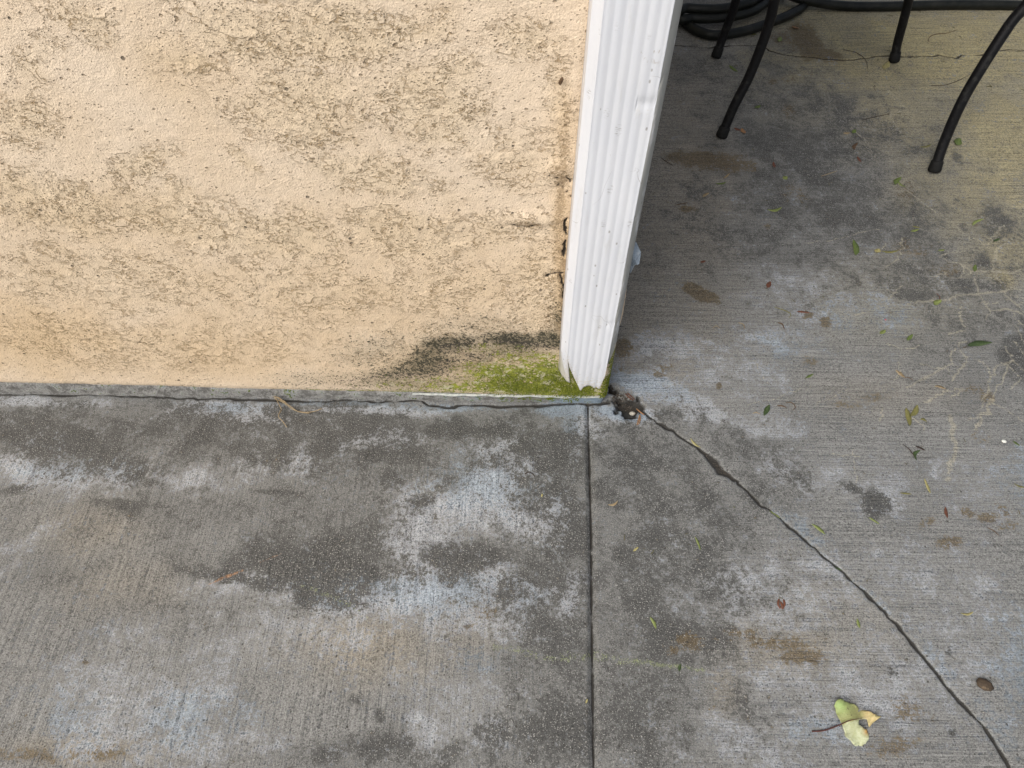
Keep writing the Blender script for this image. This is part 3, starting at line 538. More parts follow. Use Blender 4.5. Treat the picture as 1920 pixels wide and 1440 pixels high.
for k in range(500):
    z = ZB+rs.random()**1.3*.10; s_ = rs.uniform(-.002, .02)
    x, y = wall_pt(np.array(s_), np.array(.0022)); r = rs.uniform(.0006, .0016)
    b = Vector((float(x), float(y), z)); mb.add([b+Vector((r, r, 0)), b+Vector((-r, -r, r)), b+Vector((0, 0, -r)), b+Vector((r, -r, 0))*1.2], [(0, 1, 3), (1, 2, 3), (2, 0, 3), (0, 2, 1)])
mo = mb.build('moss', M_moss)
tag(mo, 'bright green moss crusted on the foot of the stucco wall beside the downspout', 'moss', kind='stuff')

# ------------------------------------------------------------------ downspout
ds = empty('downspout', (-.025, -.03, .11))
tag(ds, 'white ribbed metal downspout with torn lower end strapped to the wall corner', 'downspout')
YF = -.055; XL, XR = -.0578, .0075
prof = [(-.0675, -.003, 0), (-.0675, -.020, 0), (-.0677, -.034, 0), (-.0677, -.0425, 0), (-.0640, -.0475, 0)]
nr = 6; NF = 84
for i in range(NF+1):
    t = i/NF; x = XL+(XR-XL)*t; e = .5-.5*math.cos(2*math.pi*(t*nr)); e = e**.7
    edge = sst(0, .05, np.array(min(t, 1-t)))
    prof.append((x, YF+(.0006*(1-e))*float(edge), 1))
prof += [(.0086, -.0548, 2), (.0125, -.0515, 2), (.0165, -.047, 2), (.0182, -.043, 2), (.0190, -.036, 2), (.0200, -.018, 2), (.0200, -.001, 2), (.005, -.001, 3), (-.03, -.001, 3), (-.06, -.001, 3)]
nP = len(prof)
tf = [ony(x, y, YF) for x, y in [(1061, 672), (1065, 690), (1074, 711), (1085, 736), (1091, 729), (1099, 724.5), (1107, 727), (1112, 731.5), (1114, 727), (1120, 733), (1127, 716), (1138, 690)]]
tx = [p[0] for p in tf]; tz = [p[2] for p in tf]
order = np.argsort(tx); tx = np.array(tx)[order]; tz = np.array(tz)[order]
V = []; RT = []; LW = []
rsn = np.random.default_rng(3)
zt = np.concatenate([np.arange(0, .30, .0017), np.linspace(.31, 1, 12)])
ztop = 2.45; SK = []; ZM1 = float(ony(1235, 98, YF)[2]); ZM2 = float(ony(1150, 291, YF)[2])
for (x, y, k) in prof:
    if k == 1:
        zb = float(np.interp(x, tx, tz))+rsn.normal(0, .0008)
    elif k == 0: zb = .112+.026*(abs(y)/.05)+rsn.normal(0, .001)
    elif k == 2: zb = .195+.05*min(1, max(0, (.0548+y)/.012))
    else: zb = .17
    for t in zt:
        z = zb+(ztop-zb)*t
        h = max(0, .24-z); xx_, yy_ = x, y
        if k == 1:                                           # front panel bows a little and folds in at the torn tip
            yy_ += .10*h*h*2.0; 
            if x < -.05: xx_ += .12*h*h
        if k == 0: xx_ += .016*min(1, max(0, (.225-z)/.085))**1.3*(abs(y)/.05)   # left flap creased inward
        if k == 2: xx_ -= .03*h
        xx_ += .0025*(.75-min(z, .75))/.6+.0006*math.sin(z*9+1); yy_ += .0008*math.sin(z*23)*(k == 1)
        dn = .0016*math.exp(-((z-.665)/.006)**2)*(x > -.012)*(k == 1); yy_ += dn
        dn = .0012*math.exp(-((z-.30)/.005)**2)*(x > -.004)*(k == 1); yy_ += dn
        mk = 0.0
        if k == 1: mk = max(math.exp(-((z-ZM1-.25*(x-.0)*0)/.0010)**2)*(x > -.016), .7*math.exp(-((z-ZM2)/.0010)**2)*(.3+.7*(math.sin(x*900) > -.2)), .8*math.exp(-((z-ZM1+.010+.25*x)/.0022)**2)*(x > -.014))
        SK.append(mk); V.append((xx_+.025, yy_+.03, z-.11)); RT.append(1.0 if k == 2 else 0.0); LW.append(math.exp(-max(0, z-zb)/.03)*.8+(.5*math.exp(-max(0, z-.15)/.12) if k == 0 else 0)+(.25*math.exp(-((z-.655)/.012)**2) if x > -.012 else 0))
nz = len(zt)
Fc = [(i*nz+j, ((i+1) % nP)*nz+j, ((i+1) % nP)*nz+j+1, i*nz+j+1) for i in range(nP) for j in range(nz-1)
      ]
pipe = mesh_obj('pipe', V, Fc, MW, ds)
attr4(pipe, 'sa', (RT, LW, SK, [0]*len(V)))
sharp = {3, 5, 5+NF, 5+NF+4}
for e_ in pipe.data.edges:
    a_, b_ = e_.vertices; e_.use_edge_sharp = (a_//nz == b_//nz and a_//nz in sharp)
sm_ = pipe.modifiers.new('s', 'SOLIDIFY'); sm_.thickness = .0008; sm_.offset = -1
# crumpled strap end behind the right edge
M_strap = simple_mat('strap_metal', (.42, .50, .58), (.22, .27, .33), .32, 90, .001, (.60, .64, .66)); 
P = [ony(x, y, -.012) for x, y in [(1186, 452), (1193, 458), (1201, 470), (1201.5, 476), (1198, 492), (1190, 500), (1182, 510), (1175, 500), (1177, 470)]]
c = sum(P)/len(P); V = [(p[0]+.025, p[1]+.03+(.004 if i % 2 else -.002), p[2]-.11) for i, p in enumerate(P)]
V += [(c[0]+.025, c[1]+.03-.006, c[2]-.11), (c[0]+.025+.006, c[1]+.03-.003, c[2]-.11-.012)]
Fc = [(i, (i+1) % 9, 9 if i not in (3, 4) else 10) for i in range(9)]+[(3, 10, 9), (9, 10, 5)]
stp = mesh_obj('strap', V, Fc, M_strap, ds, smooth=False); sm_ = stp.modifiers.new('s', 'SOLIDIFY'); sm_.thickness = .0008

# ------------------------------------------------------------------ patio chair
M_blk = simple_mat('black_paint', (.004, .004, .005), (.008, .008, .009), .5, 160, .0008, (.02, .02, .019))
M_rub = simple_mat('black_rubber', (.006, .006, .006), (.011, .011, .011), .75, 90)
M_sling = simple_mat('dark_sling', (.03, .03, .03), (.045, .043, .04), .8, 500, .001)
chair = empty('patio_chair', (.63, .95, 0))
tag(chair, 'black metal patio chair on thin curved splayed legs in front of the coiled hose', 'chair')
O = np.array([.63, .95, 0])
def legpath(pp): return [ony(x, y, Yv) for x, y, Yv in pp]
LEGS = [ # px centre line with depth
 [onz(1342, 107), ony(1357, 66, 1.205), ony(1373, 25, 1.20), ony(1389, -20, 1.19), (.475, 1.16, .30), (.49, 1.13, .415)],
 [onz(1352, 257), ony(1376, 200, .84), ony(1404, 145, .855), ony(1430, 80, .865), ony(1446, 30, .87), ony(1458, -15, .87), (.455, .87, .36), (.46, .87, .415)],
 [onz(1676, 116), ony(1683, 80, 1.19), ony(1695, 35, 1.185), ony(1706, -10, 1.18), (.83, 1.15, .30), (.80, 1.13, .415)],
 [onz(1751, 322), ony(1772, 262, .725), ony(1805, 188, .745), ony(1848, 115, .765), ony(1893, 46, .785), ony(1930, -10, .80), (.845, .84, .37), (.83, .86, .415)]]
for L in LEGS:
    pts = crom(L, 6); pts = [np.array(p)-O for p in pts]
    mb = MB(); mb.tube(pts, .0118, 14)
    lg = mb.build('leg', M_blk, chair)
    d = (pts[4]-pts[0]); d = d/np.linalg.norm(d)
    f0 = pts[0]+np.array([0, 0, .001]); mb = MB(); mb.tube([f0, f0+d*.004, f0+d*.024, f0+d*.027], [.0135, .0150, .0140, .0122], 14)
    mb.build('rubber_foot', M_rub, lg)
tops = [np.array(L[-1])-O for L in LEGS]
mb = MB(); a, b, c_, d_ = tops[0], tops[1], tops[3], tops[2]
mb.tube(crom([a, b, c_, d_, a], 2), .011, 12); mb.build('seat_frame', M_blk, chair)
V = [(a+[0, .0, .012]), (d_+[0, 0, .012]), (c_+[0, 0, .012]), (b+[0, 0, .012])]
mb = MB(); n_ = 10; G = []
for i in range(n_+1):
    for j in range(n_+1):
        u, v = i/n_, j/n_; p = (V[0]*(1-u)+V[1]*u)*(1-v)+(V[3]*(1-u)+V[2]*u)*v
        p = p+np.array([0, 0, -.02*math.sin(math.pi*u)*math.sin(math.pi*v)]); G.append(p)
seat = mesh_obj('seat', G, [(i*(n_+1)+j, (i+1)*(n_+1)+j, (i+1)*(n_+1)+j+1, i*(n_+1)+j+1) for i in range(n_) for j in range(n_)], M_sling, chair)
sm_ = seat.modifiers.new('s', 'SOLIDIFY'); sm_.thickness = .006
mb = MB(); mb.tube(crom([a, a+[0, .05, .2], a+[.02, .12, .46], (a+d_)/2+[0, .14, .52], d_+[-.02, .12, .46], d_+[0, .05, .2], d_], 6), .011, 12); bf = mb.build('back_frame', M_blk, chair)
mb = MB()
for k in range(1, 6):
    u = k/6; p = a*(1-u)+d_*u; mb.tube([p, p+[0, .05, .2], p+[0, .125, .46]], .005, 8)
mb.build('back_bars', M_blk, chair)

# ------------------------------------------------------------------ garden hose
M_hose = simple_mat('hose_rubber', (.007, .008, .007), (.014, .015, .012), .45, 40, .0008, (.02, .02, .017))
HR = .0135; hp = []
pa = onz(1345, 62, HR); cx0, cy0 = pa[0]+.10, pa[1]+.34
# five loose turns, then the lead running off to the right
turns = [(.53, 1.80, .335, .335, .10), (.50, 1.83, .30, .33, .085), (.52, 1.85, .31, .33, .06), (.50, 1.84, .29, .30, .035)]
def loop(cx, cy, rx, ry, z, a0, a1, n):
    return [(cx+rx*math.cos(t), cy+ry*math.sin(t), z) for t in np.linspace(a0, a1, n)]
b1 = [onz(x, y, HR) for x, y in [(1262, 5), (1272, 25), (1290, 47), (1316, 61), (1345, 66), (1400, 57), (1450, 40), (1487, 24), (1512, 4)]]
l1 = [tuple(p) for p in b1]+[(.86, 1.72, HR), (.86, 1.9, HR), (.74, 2.08, HR), (.52, 2.14, HR*1.1), (.34, 2.05, HR*1.5), (.25, 1.88, HR*2), (.235, 1.70, HR*2.6)]
l2 = [tuple(onz(x, y, .030)) for x, y in [(1262, 26), (1300, 34), (1345, 34), (1395, 26), (1432, 8)]]+[(.80, 1.68, .03), (.84, 1.85, .028), (.74, 2.02, .03), (.52, 2.09, .04), (.33, 2.0, .045), (.25, 1.83, .05)]
l3 = [tuple(onz(x, y, .050)) for x, y in [(1258, 8), (1290, 15), (1345, 17), (1395, 8), (1425, -8)]]+[(.78, 1.70, .05), (.80, 1.86, .05), (.70, 2.0, .055), (.52, 2.05, .06), (.34, 1.96, .07), (.27, 1.80, .075)]
l4 = [(.30, 1.62, .075), (.38, 1.53, .075), (.50, 1.50, .075), (.64, 1.54, .075), (.74, 1.65, .075), (.78, 1.80, .075), (.70, 1.95, .08), (.52, 2.02, .08), (.36, 1.94, .085), (.32, 1.78, .085), (.38, 1.66, .085), (.50, 1.60, .08), (.62, 1.60, .06)]
run = [tuple(onz(x, y, HR+dz)) for x, y, dz in [(1462, -22, .035), (1490, -6, .022), (1525, 3, .012), (1560, 9, .003), (1600, 12, 0), (1650, 12, 0), (1700, 11, 0), (1771, 9, 0), (1840, 9, 0), (1902, 10, 0), (1960, 13, 0), (2050, 22, 0), (2200, 50, 0)]]
hp = crom(l1+l2+l3+l4+run, 7)
mb = MB(); mb.tube(hp, HR, 16); ho = mb.build('garden_hose', M_hose, loc=(.5, 1.7, 0))
tag(ho, 'thick black garden hose coiled beside the wall with one length running right behind the chair', 'hose')

# ------------------------------------------------------------------ litter
def leafmat(name, c, c2, c3=None): return simple_mat(name, c, c2, .6, 350, .0004, c3)
LM = {'green': leafmat('leaf_green', (.08, .12, .03), (.13, .17, .04)), 'dark': leafmat('leaf_dark_green', (.03, .055, .015), (.06, .09, .03)),
      'lime': leafmat('leaf_lime', (.22, .25, .08), (.15, .19, .05)), 'straw': leafmat('leaf_straw', (.42, .36, .16), (.30, .28, .11)),
      'tan': leafmat('leaf_tan', (.34, .27, .16), (.24, .17, .09)), 'rust': leafmat('leaf_rust', (.17, .06, .03), (.10, .04, .025)),
      'brown': leafmat('leaf_brown', (.13, .075, .035), (.08, .045, .022)), 'black': leafmat('leaf_black', (.03, .02, .014), (.05, .03, .02)),
      'orange': leafmat('leaf_orange', (.36, .20, .09), (.27, .13, .055)), 'olive': leafmat('leaf_olive', (.13, .13, .04), (.20, .18, .06))}
def gz(x, y):      # ground height close to p
    i = min(max(np.searchsorted(gx, x), 1), len(gx)-1); j = min(max(np.searchsorted(gy, y), 1), len(gy)-1)
    return float(Z[j, i])
def leaflet(px, py, ln, an, wd, col, label, curl=.25, name='fallen_leaflet', group=None, cat='leaflet', lift=.0012, wav=0, bow=0.0):
    """slender leaf lying on the slab; ln and wd in photo px, an = degrees counter-clockwise in the photo"""
    c = onz(px, py); e = onz(px+math.cos(R(an))*ln/2, py-math.sin(R(an))*ln/2)
    ax = (e-c)[:2]; L = 2*np.linalg.norm(ax); ax = ax/np.linalg.norm(ax); si = np.array([-ax[1], ax[0]])
    W = wd*L/ln; n = 10; V = []; rr = random.Random(int(px*7+py)); tw = rr.uniform(-.5, .5)
    for i in range(n+1):
        t = i/n; w_ = W/2*(math.sin(math.pi*min(1, t*.96+.02))**.75)*(1+.15*rr.uniform(-1, 1))
        mid = ax*(t-.5)*L+si*(bow*L*(math.sin(math.pi*t)-.5)+wav*L*.1*math.sin(t*6.28))
        zc = lift+curl*L*(.35*(2*t-1)**2)+.0003*rr.random()
        for s_, dz in ((-1, curl*W*.6), (0, 0), (1, curl*W*.6)):
            sx = mid+si*s_*w_; V.append((sx[0], sx[1], zc+abs(s_)*dz+s_*tw*w_*.5))
    nv = len(V); V += [(v[0], v[1], v[2]-.0004) for v in V]; Fc = []
    for i in range(n):
        for k in range(2):
            a = i*3+k; Fc += [(a, a+1, a+4, a+3), (nv+a, nv+a+3, nv+a+4, nv+a+1)]
        Fc += [(i*3, i*3+3, nv+i*3+3, nv+i*3), (i*3+2, nv+i*3+2, nv+i*3+5, i*3+5)]
    mz = min(v[2] for v in V)
    z0 = gz(c[0], c[1])+.0004-mz
    o = mesh_obj(name, V, Fc, LM[col]); o.location = (c[0], c[1], z0)
    return tag(o, label, cat, group)
G = 'small leaflets scattered on the concrete'
LIT = [ # x, y, len, angle, width, colour, label, bow
 (1437, 770, 23, 62, 7, 'dark', 'small dark green leaflet beside two curled brown strings, up-right of the diagonal crack', 0),
 (1702, 783, 34, -78, 9, 'olive', 'longer mottled green leaflet of the pair left of the thick pale vein', .05),
 (1714, 772, 24, 58, 7, 'olive', 'shorter mottled green leaflet of the pair, the right one leaning up-right', -.1),
 (1731, 788, 13, -20, 7, 'olive', 'tiny curled olive leaflet just right of the mottled green pair', .3),
 (1725, 841, 20, -25, 6, 'black', 'dark curled leaflet with a blackened top right of a thin dark twig', .1),
 (1718, 853, 20, 70, 5, 'dark', 'curved dark green leaflet hanging below the blackened curl', .25),
 (1738, 912, 30, -68, 6, 'straw', 'straw coloured folded leaflet between the dark blot and the pale vein', .03),
 (1773, 962, 21, -80, 6, 'rust', 'upright rust red leaflet left of the round brown stains', 0),
 (1638, 977, 24, -32, 4, 'lime', 'thin lime leaflet just below the dark round blot', .05),
 (1697, 926, 22, -6, 3, 'olive', 'very thin olive sliver right of the dark round blot', .04),
 (1762, 727, 22, -14, 7, 'tan', 'pinkish tan leaflet lying level, right of the tan one with a stem', .12),
 (1705, 634, 16, 45, 5, 'green', 'small green leaflet left of the long dark green one', 0),
 (1654, 624, 13, 35, 6, 'lime', 'short pale green leaflet near the tiny red petal', 0),
 (1603, 466, 29, -82, 9, 'green', 'upright green leaflet with a pinched tip, left of a straw crumb', .1),
 (1645, 471, 8, 60, 7, 'straw', 'tiny straw crumb between an upright green leaflet and a thin level one', 0),
 (1669, 472, 32, 3, 4, 'olive', 'thin level olive leaflet right of the straw crumb', -.08),
 (1715, 432, 16, 14, 5, 'lime', 'bright lime leaflet up-right of the thin level olive one', 0),
 (1765, 469, 12, 6, 5, 'lime', 'tiny lime leaflet above the pale crack network', 0),
 (1828, 503, 13, 80, 5, 'green', 'small green leaflet on the junction of the pale veins', 0),
 (1868, 450, 14, 25, 4, 'dark', 'dark green sliver on the wet brown stain at the right edge', 0),
 (1832, 416, 24, 30, 4, 'lime', 'branched lime leaflet beside the wet brown stain', .1),
 (1718, 425, 14, -10, 3, 'olive', 'thin olive sliver just above a bright lime leaflet', 0),
 (1682, 340, 18, 50, 6, 'green', 'green leaflet left half of the forked pair left of the nearest chair foot', .1),
 (1690, 346, 18, -35, 6, 'lime', 'lime leaflet right half of the forked pair left of the nearest chair foot', -.1),
 (1453, 393, 27, 10, 5, 'lime', 'curved lime leaflet in the open middle of the shaded concrete', -.14),
 (1352, 344, 20, 8, 4, 'green', 'green sliver below the brown smear under the curved front leg', -.1),
 (1472, 334, 9, 30, 7, 'lime', 'pale green scrap up-right of the curved lime leaflet', 0),
 (1420, 201, 12, 20, 6, 'green', 'small green leaflet right of the left curved chair leg', 0),
 (1375, 129, 20, -38, 5, 'green', 'green leaflet between the two left chair legs', 0),
 (1393, 247, 11, -60, 7, 'orange', 'orange tan leaf scrap just right of the left curved leg foot', 0),
 (1382, 243, 12, -20, 5, 'rust', 'dark rust scrap touching the left curved leg foot', 0),
 (1323, 366, 14, 35, 5, 'tan', 'tan curled scrap below the brown smear near the downspout', .1),
 (1362, 331, 15, 40, 3, 'tan', 'thin tan sliver on the edge of the brown smear', 0),
 (1451, 310, 11, -75, 4, 'rust', 'small red-brown sliver in the middle of the shaded concrete', 0),
 (1603, 275, 14, 65, 4, 'brown', 'brown curved sliver above a red one under the chair', .15),
 (1611, 299, 13, -55, 4, 'rust', 'red-brown sliver below the brown one under the chair', 0),
 (1587, 250, 12, 5, 6, 'tan', 'tan scrap beside a green one under the chair', 0),
 (1601, 247, 9, 45, 5, 'green', 'green scrap beside the tan one under the chair', 0),
 (1736, 274, 22, 12, 4, 'olive', 'thin olive leaflet left of the nearest chair leg', -.1),
 (1796, 267, 14, 60, 8, 'green', 'green leaflet right of the nearest chair leg', 0),
 (1661, 125, 16, 60, 6, 'straw', 'yellow folded leaflet touching the back right chair foot', 0),
 (1491, 52, 14, -15, 10, 'orange', 'bright orange leaf scrap on the damp patch by the hose', 0),
 (1408, 62, 22, -25, 7, 'olive', 'pale olive leaflet below the hose between the left legs', 0),
 (1462, 74, 9, 70, 5, 'lime', 'tiny lime scrap right of the left curved leg near the back crack', 0),
 (1441, 535, 13, 62, 6, 'rust', 'dark rust leaflet alone up-right of the long brown stain', 0),
 (1505, 586, 24, -5, 4, 'rust', 'red stalk lying beside two round brown stains', .06),
 (1318, 491, 10, 15, 5, 'rust', 'small dark red scrap right of the downspout strap', 0),
 (1517, 706, 17, 28, 4, 'green', 'green sliver on the grey concrete below the olive smudges', 0),
 (1905, 832, 16, -35, 6, 'green', 'green leaflet at the right edge beside the white pellet', 0),
 (1912, 912, 26, -16, 4, 'olive', 'olive sliver at the right edge above the round brown stains', -.1),
 (1150, 945, 20, 22, 4, 'tan', 'tan curved leaflet on the dark band right of the straight groove', -.2),
 (1225, 1168, 25, -62, 6, 'lime', 'lime leaflet on the dark concrete right of the groove, above the chalk line', .08),
 (1274, 1252, 14, 80, 6, 'dark', 'short dark green leaflet at the end of the green chalk line', 0),
 (1308, 1020, 27, -68, 4, 'lime', 'slim lime leaflet midway between the groove and the diagonal crack', .06),
 (1450, 963, 30, -28, 5, 'lime', 'lime leaflet lying across the middle of the diagonal crack', .12),
 (1303, 832, 26, -42, 4, 'straw', 'straw coloured blade lodged in the upper diagonal crack', -.1),
 (1534, 993, 32, -38, 7, 'lime', 'yellow-green leaflet right of the diagonal crack, dark at one end', .08),
 (1566, 1064, 38, -18, 5, 'dark', 'long dark green leaflet crossing the lower diagonal crack', -.06),
 (1608, 1170, 19, -75, 6, 'lime', 'pale green oblong leaflet left of the lower diagonal crack', 0),
 (1812, 1151, 24, 6, 4, 'straw', 'pale straw curved sliver right of the lower diagonal crack', -.15),
 (1192, 1030, 12, 40, 4, 'straw', 'tiny straw scrap on dark concrete right of the groove', 0),
 (1016, 930, 7, 80, 3, 'straw', 'tiny cream scrap left of the straight groove', 0),
 (1100, 1315, 9, 70, 4, 'straw', 'tiny straw scrap inside the straight groove', 0)]
for k, (x, y, l, a, w_, c_, lb, bow) in enumerate(LIT):
    leaflet(x, y, l, a, w_, c_, lb, curl=.10+.08*((k*37) % 5)/4, group=G, bow=bow)
# leaflets with their own stems
def stemmed(px, py, ln, an, wd, col, stem_px, scol, label):
    e = empty('fallen_leaflet', onz(px, py)); tag(e, label, 'leaflet', G)
    b = leaflet(px, py, ln, an, wd, col, None, name='blade', cat=None, bow=.1)
    b.parent = e; b.location = b.location-e.location
    mb = MB(); mb.tube(crom([np.array(onz(x, y, .002+.002*i))-np.array(e.location) for i, (x, y) in enumerate(stem_px)], 4), .0006, 6); mb.build('stem', LM[scol], e)
stemmed(1756, 569, 16, 32, 8, 'lime', [(1762, 563), (1762, 556), (1756, 550)], 'rust', 'bright yellow-green leaflet with a red stem amid the pale crack network')
stemmed(1687, 702, 22, -40, 7, 'tan', [(1696, 708), (1704, 708), (1712, 713)], 'brown', 'tan curled leaflet with a dark stem beside the long pale vein')
stemmed(1833, 647, 46, 7, 10, 'dark', [(1812, 650), (1806, 652)], 'brown', 'long dark green leaf, the largest of the slender ones at the right')
# strings, twigs and needles
def twig(pts, r, col, label, name='dry_twig', cat='twig', group=None, z=.0015, arch=0.0):
    P = [np.array(onz(x, y)) for x, y in pts]; c = P[len(P)//2].copy(); n = len(P)
    P = [p-c+np.array([0, 0, gz(c[0], c[1])+z+arch*math.sin(math.pi*i/(n-1))]) for i, p in enumerate(P)]
    mb = MB(); q = crom(P, 6); mb.tube(q, [r*(.5+.5*math.sin(math.pi*min(1, .15+.8*i/(len(q)-1)))) for i in range(len(q))], 6)
    o = mb.build(name, LM[col]); o.location = (c[0], c[1], 0); return tag(o, label, cat, group)
GT = 'dry twigs and strings on the concrete'
TW = [([(1693, 834), (1704, 843), (1710, 851), (1715, 858)], .0008, 'black', 'thin straight dark twig left of the blackened curled leaflet'),
 ([(1740, 79), (1743, 70), (1755, 65), (1775, 63), (1794, 57)], .0009, 'brown', 'brown twig lying near the hose right of the back right leg'),
 ([(1745, 162), (1770, 161), (1795, 153), (1818, 141)], .0008, 'black', 'long dark curved string left of the nearest chair leg'),
 ([(1580, 94), (1605, 100), (1622, 113), (1627, 132)], .0008, 'black', 'dark string arching over the crack left of the back right foot'),
 ([(1617, 226), (1630, 222), (1648, 218), (1668, 214)], .0008, 'black', 'dark twig with a knot under the chair'),
 ([(1411, 776), (1417, 774), (1425, 777)], .0009, 'tan', 'tan curl touching the small dark green leaflet'),
 ([(1457, 762), (1466, 762), (1474, 765)], .0012, 'brown', 'short brown curl left of the open ring shaped string'),
 ([(1473, 755), (1484, 756), (1491, 764), (1486, 770)], .0008, 'brown', 'open ring shaped brown string on grey concrete'),
 ([(1336, 616), (1343, 612), (1349, 617)], .0007, 'tan', 'faint tan arc, leftmost of the three arcs below the long brown stain'),
 ([(1384, 606), (1393, 609), (1396, 617)], .0009, 'tan', 'double bent tan string, middle of the three arcs below the stain'),
 ([(1458, 606), (1466, 609), (1470, 618)], .0012, 'brown', 'dark tan curl, rightmost of the three arcs below the stain'),
 ([(1452, 577), (1470, 583), (1482, 590), (1478, 598)], .0009, 'olive', 'hooked olive string left of the red stalk'),
 ([(983, 890), (992, 886), (1000, 891), (1003, 896)], .0009, 'black', 'thin black hooked string on the pale patch left of the groove'),
 ([(1240, 297), (1250, 304), (1262, 311)], .0008, 'black', 'short black sliver beside the downspout edge'),
 ([(1636, 165), (1640, 162), (1639, 170)], .0007, 'black', 'tiny dark sliver below the arched string'),
 ([(1340, 1290), (1341, 1291), (1343, 1294)], .0009, 'tan', 'tiny tan sliver on the dark concrete'),
 ([(1265, 385), (1275, 383), (1290, 380)], .0007, 'brown', 'faint brown sliver right of the downspout'),
 ([(1540, 330), (1556, 325), (1570, 320)], .0008, 'tan', 'faint tan twig in the middle of the shaded concrete'),
 ([(1850, 990), (1862, 996), (1872, 1005)], .0007, 'brown', 'fine brown string below the round brown stains')]
for p_, r_, c_, lb in TW: twig(p_, r_, c_, lb, group=GT)
GN = 'pine needles by the corner pit'
for p_, lb in (([(1176, 738), (1182, 743), (1190, 750)], 'rust brown needle lying along the upper rim of the corner pit'), ([(1172, 739), (1180, 747), (1187, 752)], 'rust brown needle just inside the corner pit, below the rim one'),
               ([(1194, 764), (1203, 772), (1212, 778)], 'orange brown needle pointing into the start of the diagonal crack'), ([(1196, 769), (1203, 775), (1208, 778)], 'short orange brown needle beside the one in the crack start'),
               ([(1199, 779), (1197, 788), (1194, 798)], 'upright orange needle below the white pebble, left of its twin'), ([(1200, 780), (1200, 788), (1197, 797)], 'upright orange needle below the white pebble, right of its twin')):
    twig(p_, .0011, 'orange' if 'orange' in lb else 'rust', lb, 'pine_needle', 'needle', GN, z=.002)
# straw tuft growing out of the base crack
st_ = empty('dry_grass', onz(528, 752)); tag(st_, 'dry straw tuft sticking out of the crack at the foot of the stucco wall', 'dry grass')
for l in ([(512, 744), (524, 746), (535, 756), (550, 768), (572, 773), (590, 771), (604, 766)], [(518, 744), (530, 752), (545, 762), (560, 772), (580, 775)], [(514, 747), (530, 754), (538, 760)], [(528, 768), (522, 780), (530, 790), (538, 801)], [(516, 742), (520, 752), (528, 768)], [(525, 750), (533, 752), (538, 757)]):
    P = [np.array(onz(x, y, .004+.004*math.sin(i*1.3)+.002))-np.array(st_.location) for i, (x, y) in enumerate(l)]
    mb = MB(); mb.tube(crom(P, 4), .0008, 6); mb.build('stalk', LM['tan'], st_)
# pellets, pebble, nut, petal, seed
def pebble(px, py, rx, ry, rz, mat, name, label, cat, seed=1, rough=.12, rot=0):
    p = onz(px, py); mb = MB(); mb.blob((0, 0, 0), (rx, ry, rz), seed, rough, 8)
    o = mb.build(name, mat); o.location = (p[0], p[1], gz(p[0], p[1])+rz*.8); o.rotation_euler.z = R(rot); return tag(o, label, cat)
pebble(1882, 828, .0045, .0035, .002, simple_mat('pellet_white', (.75, .76, .70), (.66, .66, .6), .6), 'pellet', 'small white oval pellet on grey concrete at the right edge', 'pellet', rot=-20)
pebble(1188, 767, .0062, .0042, .0042, simple_mat('pebble_cream', (.50, .48, .42), (.36, .33, .27), .8, 300), 'pebble', 'rounded cream pebble on the rim of the corner pit', 'pebble', 4, .2)
pebble(1843, 1285, .0125, .0088, .004, simple_mat('nut_brown', (.085, .058, .035), (.05, .035, .022), .8, 260, .002, (.14, .10, .06)), 'seed_pod', 'round dark brown seed pod right of the lower diagonal crack', 'seed pod', 6, .15, -25)
pebble(1660, 600, .0022, .0022, .001, simple_mat('petal_red', (.35, .03, .06), (.5, .2, .2), .6), 'petal', 'tiny red petal above the short pale green leaflet', 'petal')
sh = empty('seed_husk', onz(1465, 1132)); tag(sh, 'reddish brown split husk on the brushed concrete left of the crack', 'seed husk')
for k, l in enumerate(([(1461, 1123), (1459, 1132), (1463, 1141)], [(1469, 1124), (1471, 1132), (1468, 1141)], [(1463, 1128), (1466, 1134), (1467, 1142)])):
    mb = MB(); mb.tube(crom([np.array(onz(x, y, .0025))-np.array(sh.location) for x, y in l], 5), [.0012+.0008*math.sin(math.pi*i/10) for i in range(11)], 6); mb.build('husk_strip', LM['rust'], sh)
pp = ony(1052, 152, -.004); mb = MB(); mb.blob((0, 0, 0), (.0022, .0008, .005), 3, .3, 6); o = mb.build('seed_husk', LM['brown']); o.location = pp; o.rotation_euler.y = R(18)
tag(o, 'small brown husk stuck on the stucco left of the downspout', 'seed husk')

